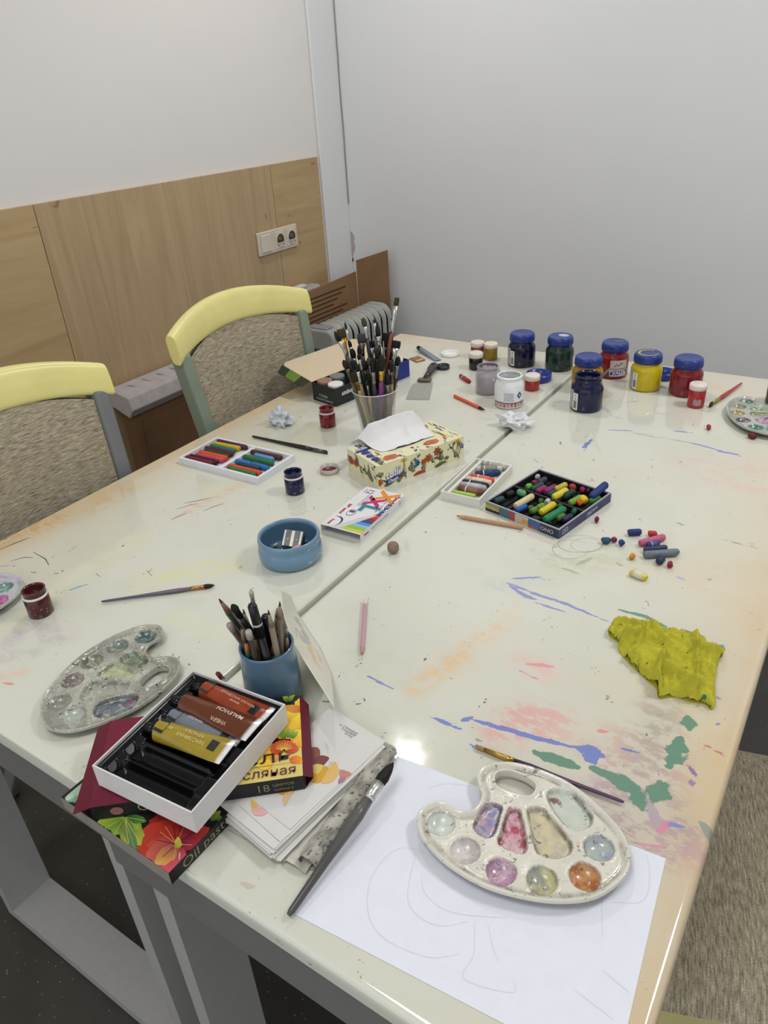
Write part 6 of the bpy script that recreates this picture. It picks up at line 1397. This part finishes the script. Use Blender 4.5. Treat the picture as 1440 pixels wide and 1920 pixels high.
# ---------------- drawing paper ----------------
c0, c1, c2 = T(550,1712), T(745,1418), T(1253,1612); u_ = (c2-c1).normalized(); ang = math.atan2(u_.y, u_.x)
k = M(); k.grid(lambda u, v: (.297*u, -.210*v, .0003+.0008*max(0, v-.9)*0), 1, 1, SHEET, lin('dcdfe8'), smooth=False)
k.add([(0,0,.0003),(0,-.21,.0003),(.297,-.21,.0003),(.297,0,.0003),(0,0,0),(0,-.21,0),(.297,-.21,0),(.297,0,0)], [(0,4,5,1),(1,5,6,2),(2,6,7,3),(3,7,4,0)], SHEET, lin('dcdfe8'))
Fp = lambda X_, Y_: None
invp = (Matrix.Translation((c1.x, c1.y, TZ)) @ Matrix.Rotation(ang, 4, 'Z')).inverted()
for pts in ([(780,1600),(765,1690),(815,1735),(880,1728)],[(880,1640),(760,1590),(700,1640),(690,1710),(720,1760),(800,1795),(860,1790)],[(890,1730),(888,1790),(870,1836),(960,1862),(962,1835)],[(915,1735),(925,1780),(936,1805)],[(1205,1570),(1218,1640),(1205,1690),(1150,1692)],[(1125,1600),(1130,1760)],[(1130,1820),(1180,1862)],[(1075,1855),(1150,1912)],[(800,1480),(840,1470),(900,1478)],[(790,1640),(800,1680),(850,1712),(950,1722)]):
    P = [invp @ T(*p) for p in pts]; P = [Vector((p.x, p.y, 0)) for p in P]; Q = []
    for i in range(len(P)-1):
        p0, p1, p2, p3 = P[max(i-1,0)], P[i], P[i+1], P[min(i+2,len(P)-1)]
        for s in range(6): t = s/6; Q.append(.5*((2*p1)+(p2-p0)*t+(2*p0-5*p1+4*p2-p3)*t*t+(3*p1-p0-3*p2+p3)*t**3))
    Q.append(P[-1]); Q = [q_ for q_ in Q if .002 < q_.x < .295 and -.208 < q_.y < -.002]
    if len(Q) > 2: k.ribbon([(q_.x, q_.y) for q_ in Q], .0008, SHEET, lin('d0d3dd'), .00045)
tag(k.obj('drawing_paper', None, (c1.x, c1.y, TZ+.0002), ang), 'white sheet of drawing paper with faint pencil lines under the front palette', 'paper')

# ---------------- yellow cloth ----------------
KC = crop(1100, 1150, 5.143)
CO_ = [(205,150),(260,100),(370,88),(500,88),(560,130),(680,150),(880,185),(1040,235),(1140,225),(1165,270),(1140,310),(1200,340),(1320,378),(1285,430),(1260,510),(1240,640),(1235,760),(1240,880),(1210,912),(1160,870),(1080,850),(980,835),(900,800),(820,790),(700,800),(665,700),(590,640),(520,570),(430,490),(350,400),(300,320),(320,280),(270,240),(215,200)]
co = catm([T(*KC(*q), TZ+.004).to_2d() for q in CO_], 4); cc_ = sum(co, Vector((0,0)))/len(co); co = [p-cc_ for p in co]
rid = [([(460,400),(520,300),(640,350),(760,340)],.006),([(740,500),(700,600),(680,680),(700,790)],.010),([(700,600),(860,680),(1060,820)],.009),([(1040,250),(1050,430),(1060,640)],.006),([(300,300),(420,290),(520,290)],.007),([(1050,430),(1270,450)],.006),([(370,470),(470,400),(500,560)],.005),([(560,130),(700,260),(900,330)],.004),([(250,150),(400,180),(560,200)],.005)]
rid = [([T(*KC(*q), TZ).to_2d()-cc_ for q in pts], h_) for pts, h_ in rid]
ins = []; x0, x1 = min(p.x for p in co), max(p.x for p in co); y0, y1 = min(p.y for p in co), max(p.y for p in co); yy = y0
while yy < y1:
    xx = x0
    while xx < x1:
        p = Vector((xx, yy))
        if inside(p, co) and pd(p, co) > .0012: ins.append(p)
        xx += .0019
    yy += .0019
res = delaunay_2d_cdt(co+ins, [], [list(range(len(co)))], 0, 1e-6); cv = res[0]; cf = [f for f in res[2] if inside(sum((cv[i] for i in f), Vector((0,0)))/len(f), co)]
def cz(p):
    e = pd(p, co); z = .0015+.0135*min(1, e/.010)**.5+.0065*fb(p.x*38, p.y*38, 1)+.0065*abs(fb(p.x*95, p.y*70, 4))+.0012*fb(p.x*260, p.y*260, 8)
    for pts, h_ in rid:
        for a_, b_ in zip(pts[:-1], pts[1:]):
            d = b_-a_; t = (p-a_).dot(d)/d.length_squared
            if -.05 < t < 1.05:
                s = (p-a_).cross(d)/d.length        # signed distance: crease with one steep side
                z += 1.7*h_*(math.exp(-(s/.0055)**2) if s > 0 else math.exp(-(s/.0014)**2)); break
    return max(.0008, z)
k = M(); zs = [cz(p) for p in cv]
fl = [tuple(f) if (cv[f[1]]-cv[f[0]]).cross(cv[f[2]]-cv[f[0]]) > 0 else tuple(f)[::-1] for f in cf]
b_ = len(cv); nco = len(co)
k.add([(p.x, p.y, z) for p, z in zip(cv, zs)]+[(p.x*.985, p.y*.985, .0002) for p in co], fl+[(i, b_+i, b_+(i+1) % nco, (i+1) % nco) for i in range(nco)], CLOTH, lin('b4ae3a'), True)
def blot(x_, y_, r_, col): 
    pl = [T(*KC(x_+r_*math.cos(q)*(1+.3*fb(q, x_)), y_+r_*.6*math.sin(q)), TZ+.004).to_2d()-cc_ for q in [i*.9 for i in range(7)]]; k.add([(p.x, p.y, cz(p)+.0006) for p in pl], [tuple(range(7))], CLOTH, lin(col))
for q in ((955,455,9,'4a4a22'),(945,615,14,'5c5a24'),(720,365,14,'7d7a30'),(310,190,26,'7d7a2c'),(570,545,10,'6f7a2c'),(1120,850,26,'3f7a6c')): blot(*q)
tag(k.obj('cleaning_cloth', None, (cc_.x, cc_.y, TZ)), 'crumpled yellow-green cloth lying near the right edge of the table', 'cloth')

# ---------------- stack at the near edge: boxes, tray with tubes, cards ----------------
# lowest flower box
c, a, w0, d0 = rectfit([(114.4,1495),(316.6,1638),(417.7,1551)], TZ+.0175); A0, A1 = T(114.4,1495,TZ+.0175), T(316.6,1638,TZ+.0175)
a = math.atan2(A1.y-A0.y, A1.x-A0.x); wA = (A1-A0).length; dA = .128; FLW = lambda k, F, cx, cy, s, pal, z, n=5, a0=.3: [shaded_petal(k, F, cx, cy, a0+i*2*math.pi/n, s, s*.42, pal[0], pal[1+(i % (len(pal)-1))], z+.00004*i, ruf=.05) for i in range(n)]
ba = thing('pastel_box', 'black oil pastel box with red hibiscus print, lowest box, jutting over the near table edge', 'box', (A0.x, A0.y, TZ+.0004), a)
H = .0175; k = M(); k.box((0,0,0),(wA,dA,H),PAPER,lin('15161a')); k.box((.0004,-.0006,.0004),(wA-.0004,0,H-.0004),PAPER,lin('8b837e'))
F = lambda u, v, z=0: (min(max(u, 0), wA), min(max(v, 0), dA), H+z*.5)
invA = (Matrix.Translation((A0.x, A0.y, TZ+.0004)) @ Matrix.Rotation(a, 4, 'Z')).inverted(); KA = crop(100, 1400, 4)
LA = lambda x_, y_: (invA @ T(*KA(x_, y_), TZ+.0179)).to_2d()
PZI = [0]
def pet(k, F, L_, a_, b_, wf, c0, c1, z, ruf=.06):
    PZI[0] = (PZI[0]+1) % 40; z += PZI[0]*1e-5; p, q = L_(*a_), L_(*b_); d = q-p; shaded_petal(k, F, p.x, p.y, math.atan2(d.y, d.x), d.length, d.length*wf, c0, c1, z, ruf=ruf)
for i, (tx, ty, wf, c0, c1) in enumerate(((820,450,.42,'7a1418','a82a26'),(1010,470,.45,'7a1620','a83038'),(650,640,.52,'8a1a1c','c23c2a'),(700,745,.35,'96201e','c24a2e'),(1175,610,.42,'7a1830','b23a34'),(1100,720,.36,'701630','98283a'),(690,830,.42,'8a1c3a','c8604e'),(850,965,.42,'902040','c4505c'),(770,900,.35,'9a2a4a','d0a04a'))): pet(k, F, LA, (925,735), (tx,ty), wf, c0, c1, .0003+.00005*i)
for tx, ty in ((800,640),(770,700),(840,600),(900,590),(980,600),(1040,650),(1040,740),(900,860),(820,830)): p, q = LA(925,735), LA(tx,ty); line2(k, F, [p, q], .0006, 'd2a050' if (tx+ty) % 4 < 2 else '641018', .0012)
pet(k, F, LA, (945,770), (930,680), .22, '8f8a2a', 'd0c850', .0014); pet(k, F, LA, (900,755), (975,735), .18, '8f8a2a', 'c9c048', .0015); pet(k, F, LA, (950,790), (945,860), .08, 'd0a890', 'c08a90', .0016)
for tx, ty, wf, c0, c1 in ((380,620,.33,'1f5a22','84a832'),(450,680,.33,'24602a','8cae3a'),(570,750,.20,'1f5a2a','a9b43c'),(660,740,.22,'2a6030','b0b83c'),(650,620,.24,'24602a','9ab03c'),(620,800,.10,'7a8a3c','4a7a5a'),(330,570,.3,'2a6a2c','a5b83a'),(700,560,.2,'1c4a26','5a8a3a')): pet(k, F, LA, (535,530), (tx,ty), wf, c0, c1, .0005+tx*1e-7); p, q = LA(535,530), LA(tx,ty); line2(k, F, [p, p.lerp(q, .9)], .0006, 'b9c85a', .0011)
for (ax, ay, tx, ty, c0, c1) in ((1180,560,1250,480,'2a5a2a','8fa03a'),(1170,520,1220,440,'a5962a','d0c23c'),(1230,560,1260,520,'24502a','6a8a3a'),(90,380,190,400,'a9c0ac','5f8f6c'),(100,400,170,350,'c9d6c6','8fb09a')): pet(k, F, LA, (ax,ay), (tx,ty), .3, c0, c1, .0006)
poly2(k, F, [(.004,.004),(.020,.003),(.014,.022),(.004,.03)], '9fb8a4', .0002)
k.text('Oil pastels', .0185, lambda X_, Y_: (wA+.0004, .055+X_, H*.5+Y_), PAPER, lin('8d8458'), bold=0)
k.obj('box_body', ba)
# crimson box with flowers on top of it
zB = TZ+.0385; B0, B1 = T(167,1515,zB), T(569,1455.6,zB); a = math.atan2(B1.y-B0.y, B1.x-B0.x); wB = (B1-B0).length; dB = .124; H = .0195
bb = thing('pastel_box', 'crimson-ended oil pastel box with yellow flower print under the white tube tray', 'box', (B0.x, B0.y, zB-H), a)
k = M(); k.box((0,0,0),(wB,dB,H),PAPER,lin('141417'))
F = lambda u, v, z=0: (min(max(u, 0), wB), min(max(v, 0), dB), H+z*.5)
poly2(k, F, [(0,0),(wB*.42,0),(wB*.42,dB),(0,dB)], '6b1630', .0002)
poly2(k, F, [(wB*.5,.001),(wB-.0005,.001),(wB-.0005,dB*.42),(wB*.5,dB*.42)], 'd2be6c', .0002)
invB = (Matrix.Translation((B0.x, B0.y, zB-H)) @ Matrix.Rotation(a, 4, 'Z')).inverted(); KB = crop(400, 1280, 3.79)
LB = lambda x_, y_: (invB @ T(*KB(x_, y_), zB+.0004)).to_2d()
for i, (ax, ay, tx, ty, wf, c0, c1) in enumerate(((640,170,610,110,.55,'c8901c','ecd23a'),(640,170,600,140,.5,'c8901c','e8c832'),(560,400,470,180,.42,'c87a1c','e8c42e'),(620,380,560,180,.40,'c8841c','ecca34'),(640,200,500,170,.25,'c05a24','d89a34'),(640,350,620,220,.5,'c87c1c','f0d43c'),(560,420,640,330,.40,'d0882c','ecd040'),(600,460,640,380,.5,'d8902c','e8b83a'),(450,560,340,470,.4,'c8781c','e8c838'),(420,600,300,560,.35,'d8a02c','ecd858'),(540,540,640,560,.35,'c84a1c','e89a2c'))): pet(k, F, LB, (ax,ay), (tx,ty), wf, c0, c1, .0004+.00004*i)
for (ax, ay, tx, ty) in ((530,140,500,80),(545,140,560,80),(520,130,580,85),(500,400,470,360),(510,400,490,330),(530,390,530,320),(545,395,570,330),(560,400,600,340)): pet(k, F, LB, (ax,ay), (tx,ty), .2, '24501c', '9ab83a', .001)
for i in range(11): q_ = -math.pi+.30*i; pet(k, F, LB, (505,490), (505+105*math.cos(q_), 480+72*math.sin(q_)), .34, '8c2414', 'd0582a', .0012+.00003*i)
for i in range(10): q_ = -math.pi+.33*i; p, q = LB(505,485), LB(505+62*math.cos(q_), 470+40*math.sin(q_)); line2(k, F, [p, q], .0008, 'd8c24a', .0018)
tx0 = wB*.97
def twice(body, size, ux, uy, back, front, bb_, bf, sx):
    k.text(body, size, lambda X_, Y_: F(ux+X_, uy+Y_, .0024), PAPER, lin(front), bold=bf, align='RIGHT', sx=sx)
twice('Пастель', .0235, tx0-.004, .031, 'e9dfb0', '2e1620', .0005, 0, 1.35)
k.ribbon([F(wB*.5+.0,.0205)[:2], F(wB*.6,.0205)[:2], F(wB*.985,.0205)[:2]], .0006, PAPER, lin('3a2a2c'), H+.0011)
twice('масляная', .0165, tx0, .0105, 'e9dfb0', '5a1a3c', .0004, 0, 1.05)
k.text('18', .018, lambda X_, Y_: F(.042+X_, .020+Y_, .0004), PAPER, lin('a0626c'))
Ff = lambda X_, Y_: (X_, -.0005, Y_)
k.text('18', .0155, lambda X_, Y_: Ff(wB*.80+X_, .0095+Y_), PAPER, lin('7f7a58')); k.text('цветов', .007, lambda X_, Y_: Ff(wB*.90+X_, .013+Y_), PAPER, lin('7f7a58')); k.text('colours', .007, lambda X_, Y_: Ff(wB*.90+X_, .006+Y_), PAPER, lin('7f7a58'))
k.text('Oil pastels', .0165, lambda X_, Y_: Ff(.082+X_, .0095+Y_), PAPER, lin('9a8f66'))
k.add([Ff(.026+.007*math.cos(q), .0095+.006*math.sin(q)) for q in [i*.7 for i in range(9)]], [tuple(range(9))], PAPER, lin('8a5a58'))
k.obj('box_body', bb)
k = M(); CRI = lin('5f1128')
k.add([(0,0,H),(0,dB,H),(-.016,dB-.004,H-.006),(-.020,.004,H-.010),(0,0,H-.001),(0,dB,H-.001),(-.016,dB-.004,H-.007),(-.020,.004,H-.011)], [(0,1,2,3),(7,6,5,4),(2,6,7,3),(1,5,6,2),(3,7,4,0)], PAPER, CRI); k.obj('end_flap', bb)
k = M(); k.add([(wB,0,H),(wB,dB,H),(wB+.010,dB-.008,H*.45),(wB+.010,.006,H*.45),(wB+.0005,.001,0),(wB+.0005,dB-.001,0)], [(0,3,2,1),(3,4,5,2)], PAPER, CRI); k.obj('end_flap', bb)
# white tray with tubes
zt = TZ+.071; c, a, bw_, bd_ = rectfit([(369,1258.5),(541.5,1324),(351,1520.5),(165.7,1432)], zt)
P0, P1, P2_ = T(165.7,1432,zt), T(351,1520.5,zt), T(541.5,1324,zt)
a = math.atan2(P1.y-P0.y, P1.x-P0.x); tw = ((P1-P0).length+(T(541.5,1324,zt)-T(369,1258.5,zt)).length)/2; td = ((P2_-P1).length+(T(369,1258.5,zt)-P0).length)/2
tt = thing('tube_tray', 'white cardboard tray with black insert holding four paint tubes, on top of the box stack', 'tray', (c.x, c.y, zB+.0025), a)
x, y, H = tw/2, td/2, zt-zB-.0025; th = .0018; k = M(); WT = lin('cfcdcb')
k.box((-x,-y,0),(x,y,.001),PAPER,WT)
for lo, hi in (((-x,-y,.001),(x,-y+th,H)),((-x,y-th,.001),(x,y,H)),((-x,-y+th,.001),(-x+th,y-th,H)),((x-th,-y+th,.001),(x,y-th,H))): k.box(lo,hi,PAPER,WT)
k.obj('tray_body', tt)
def insf(u, v):
    X_, Y_ = -x+th+.0003+u*(tw-2*th-.0006), -y+th+.0003+v*(td-2*th-.0006); z = H-.007
    lane = (v*.98)*6.2; fr = lane-math.floor(lane)
    if .14 < u < .86 and .04 < v < .95: z -= .013*math.sqrt(max(0, 1-((fr-.5)/.46)**2))
    elif .06 < u <= .14 and .04 < v < .95 and abs(fr-.5) < .28: z -= .009
    elif .86 <= u < .95: z -= .006*max(0, math.sin(v*22))**.5 if math.sin(v*22) > 0 else 0
    if u < .02 or u > .98 or v < .015 or v > .985: z = H-.0035
    return (X_, Y_, z)
k = M(); k.grid(insf, 50, 96, DARKP, lin('0b0b0d'), smooth=True); k.obj('tube_insert', tt)
KT = crop(150, 1240, 3.512)
tz = zt-.009
paint_tube(T(*KT(775,175), tz), T(*KT(1235,370), tz+.002), .031, '8c3a20', 'red-brown paint tube, farthest in the white tube tray', True, texts=(('КРАСКА МАСЛЯНАЯ',.0048,.062,.003,'c9a08a'),('красная',.0035,.062,-.003,'c9a08a')))
paint_tube(T(*KT(640,265), tz+.003), T(*KT(1150,455), tz+.006), .034, '5c301c', 'folded brown paint tube second from the far end of the tray', True, texts=(('MALEVICH',.0075,.075,.006,'d8c0ae'),('УМБРА',.006,.070,-.009,'c9a890')), patch=False)
paint_tube(T(*KT(560,355), tz-.003), T(*KT(1040,545), tz), .030, '6d7480', 'grey-blue paint tube between the brown and ochre ones', True, texts=(('КРАСКА',.005,.045,.004,'b9bec6'),))
paint_tube(T(*KT(465,440), tz+.004), T(*KT(975,600), tz+.005), .034, '94802a', 'ochre yellow paint tube, nearest in the white tube tray', True, texts=(('КРАСКА',.006,.058,.005,'c9bd7c'),('МАСЛЯНАЯ',.006,.058,-.003,'c9bd7c'),('IZO',.004,.030,.0,'cfc48a')))
# cards
KD = crop(400, 1280, 3.79)
ctop = TZ+.0175
cc = [KD(815,170), KD(1215,430), KD(430,1185), KD(45,870)]
c, a, w_, d_ = rectfit(cc, ctop); print('cards', w_, d_, math.degrees(a))
rr = random.Random(5)
def card(z, dx, dy, da, label, art=False, grp='cards in the stack'):
    k = M(); x, y = w_/2, d_/2; k.box((-x,-y,0),(x,y,.0007),SHEET,lin('cfcdc9'))
    if art:
        F = lambda u, v, zz=0: (x-v*w_ if 0 else -x+u*w_, -y+v*d_, .0007+zz)
        C_ = KD
        inv2 = (Matrix.Translation((c.x+dx, c.y+dy, z)) @ Matrix.Rotation(a+da, 4, 'Z')).inverted()
        G = lambda X_, Y_: (inv2 @ T(*KD(X_, Y_), z+.0009))
        zi = [0]
        def pl(pts, col, zz):
            zi[0] += 1; zz += zi[0]*.00003; Q_ = catm([G(*p).to_2d() for p in pts], 4); poly2(k, lambda X_, Y_, z_=0: (X_, Y_, z_), [(p.x, p.y) for p in Q_], col, .0008+zz, SHEET)
        for pts, col in (([(700,560),(690,470),(740,460),(760,500),(730,560)],'8a5a52'),([(700,600),(740,520),(820,530),(800,570),(720,640)],'7d4a4c'),([(690,660),(760,590),(830,620),(760,710),(690,700)],'cfa040'),([(770,700),(860,560),(890,640),(850,700),(800,716)],'d6b070'),([(690,620),(720,580),(780,590),(740,650)],'d6c070'),([(900,620),(980,645),(940,680),(905,690)],'b98476'),([(895,680),(940,670),(930,700),(890,720)],'a97a80'),([(440,770),(600,750),(560,780),(500,800)],'c9904c'),([(500,795),(570,775),(540,820),(505,880)],'d6b488'),([(265,840),(290,840),(320,890),(280,900)],'d6b060'),([(275,900),(330,890),(380,920),(350,945),(290,940)],'d8a8a4')): pl(pts, col, .00012)
        for pts in ([(260,820),(545,1045),(980,640)],[(180,870),(470,1130),(545,1075)],[(790,425),(815,500)],[(805,425),(820,480)],[(560,720),(700,700),(850,560)],[(820,560),(900,620),(980,650)]):
            q_ = [G(*p) for p in pts]; k.ribbon([(p.x, p.y) for p in q_], .0005, SHEET, lin('8d8a88'), .00095)
        for i, s_ in enumerate(('А. СТРАНИЦА', 'ГУАШЕВАЯ', 'УЧ-КА')):
            p = G(960, 330+22*i); ex = (G(1000, 352)-G(900, 297)).to_2d().normalized()
            k.text(s_, .0040, lambda X_, Y_: (p.x+X_*ex.x-Y_*ex.y*1, p.y+X_*ex.y+Y_*ex.x, .00095), SHEET, lin('5a5a5c'))
    o = k.obj('picture_card', None, (c.x+dx, c.y+dy, z), a+da); return tag(o, label, 'card', grp)
zc = TZ+.0068
for i in range(11):
    f = 1-i/11; card(zc+.00095*i, .004*f+rr.uniform(-.003,.003), -.006*f+rr.uniform(-.003,.003), rr.uniform(-.035,.035), 'plain white card edge in the fanned stack, '+('lowest of the eleven' if i == 0 else ('second','third','fourth','fifth','sixth','seventh','eighth','ninth','tenth','topmost')[i-1]+' from the bottom'))
card(zc+.00095*11, 0, 0, 0, 'white illustrated card with watercolour flowers on top of the card stack', True)
po = thing('plastic_pouch', 'crumpled pouch with dark letters, rolled at the side, under the card stack', 'pouch', (c.x, c.y, TZ), 0)
k = M(); q0, q1, q2, q3 = T(*KD(105,1050)), T(*KD(655,1372)), T(*KD(1230,600)), T(*KD(760,330)); 
def pf(u, v): p = (q0.lerp(q1, u)).lerp(q3.lerp(q2, u), v); return (p.x-c.x, p.y-c.y, .0015+.0022*(1+fb(u*9, v*8, 3))*(1 if v > .03 else .8)+(.004 if .75 < u < .93 and v < .05 else 0))
k.grid(pf, 40, 40, SHEET, lin('c3bfb4')); k.obj('flat_part', po)
k = M(); r0, r1 = T(*KD(665,1290), TZ+.008), T(*KD(1250,470), TZ+.009); dr = r1-r0; nrm = Vector((-dr.y, dr.x, 0)).normalized()
def rf(u, v):
    an = u*2*math.pi; r_ = .0085*(1+.18*fb(u*4, v*14, 2)+.1*fb(u*9, v*30, 4)); p = r0+dr*v; return (p.x-c.x+nrm.x*r_*1.25*math.cos(an), p.y-c.y+nrm.y*r_*1.25*math.cos(an), .0092+r_*math.sin(an))
def rc(u, v):
    n = fb(u*22, v*60, 7); n2 = fb(u*5, v*9, 3); return lin('4a4842') if n > .42 and .2 < u < .5 else tuple(p_*(1-max(0,min(1,.5+n2)))+q_*max(0,min(1,.5+n2)) for p_, q_ in zip(lin('7d7a72'), lin('b3afa4')))
k.grid(rf, 40, 90, SHEET, None, rc); k.obj('rolled_edge', po)
k = M(); k.tube([T(405,1262,TZ+.03), T(412,1267,TZ+.025), T(422,1272,TZ+.012)], [.003,.006,.001], PAPER, lin('6a1a30'), 8, flat=.3)
tag(k.obj('paper_scrap', None), 'small crimson scrap sticking out behind the white tube tray', 'scrap')
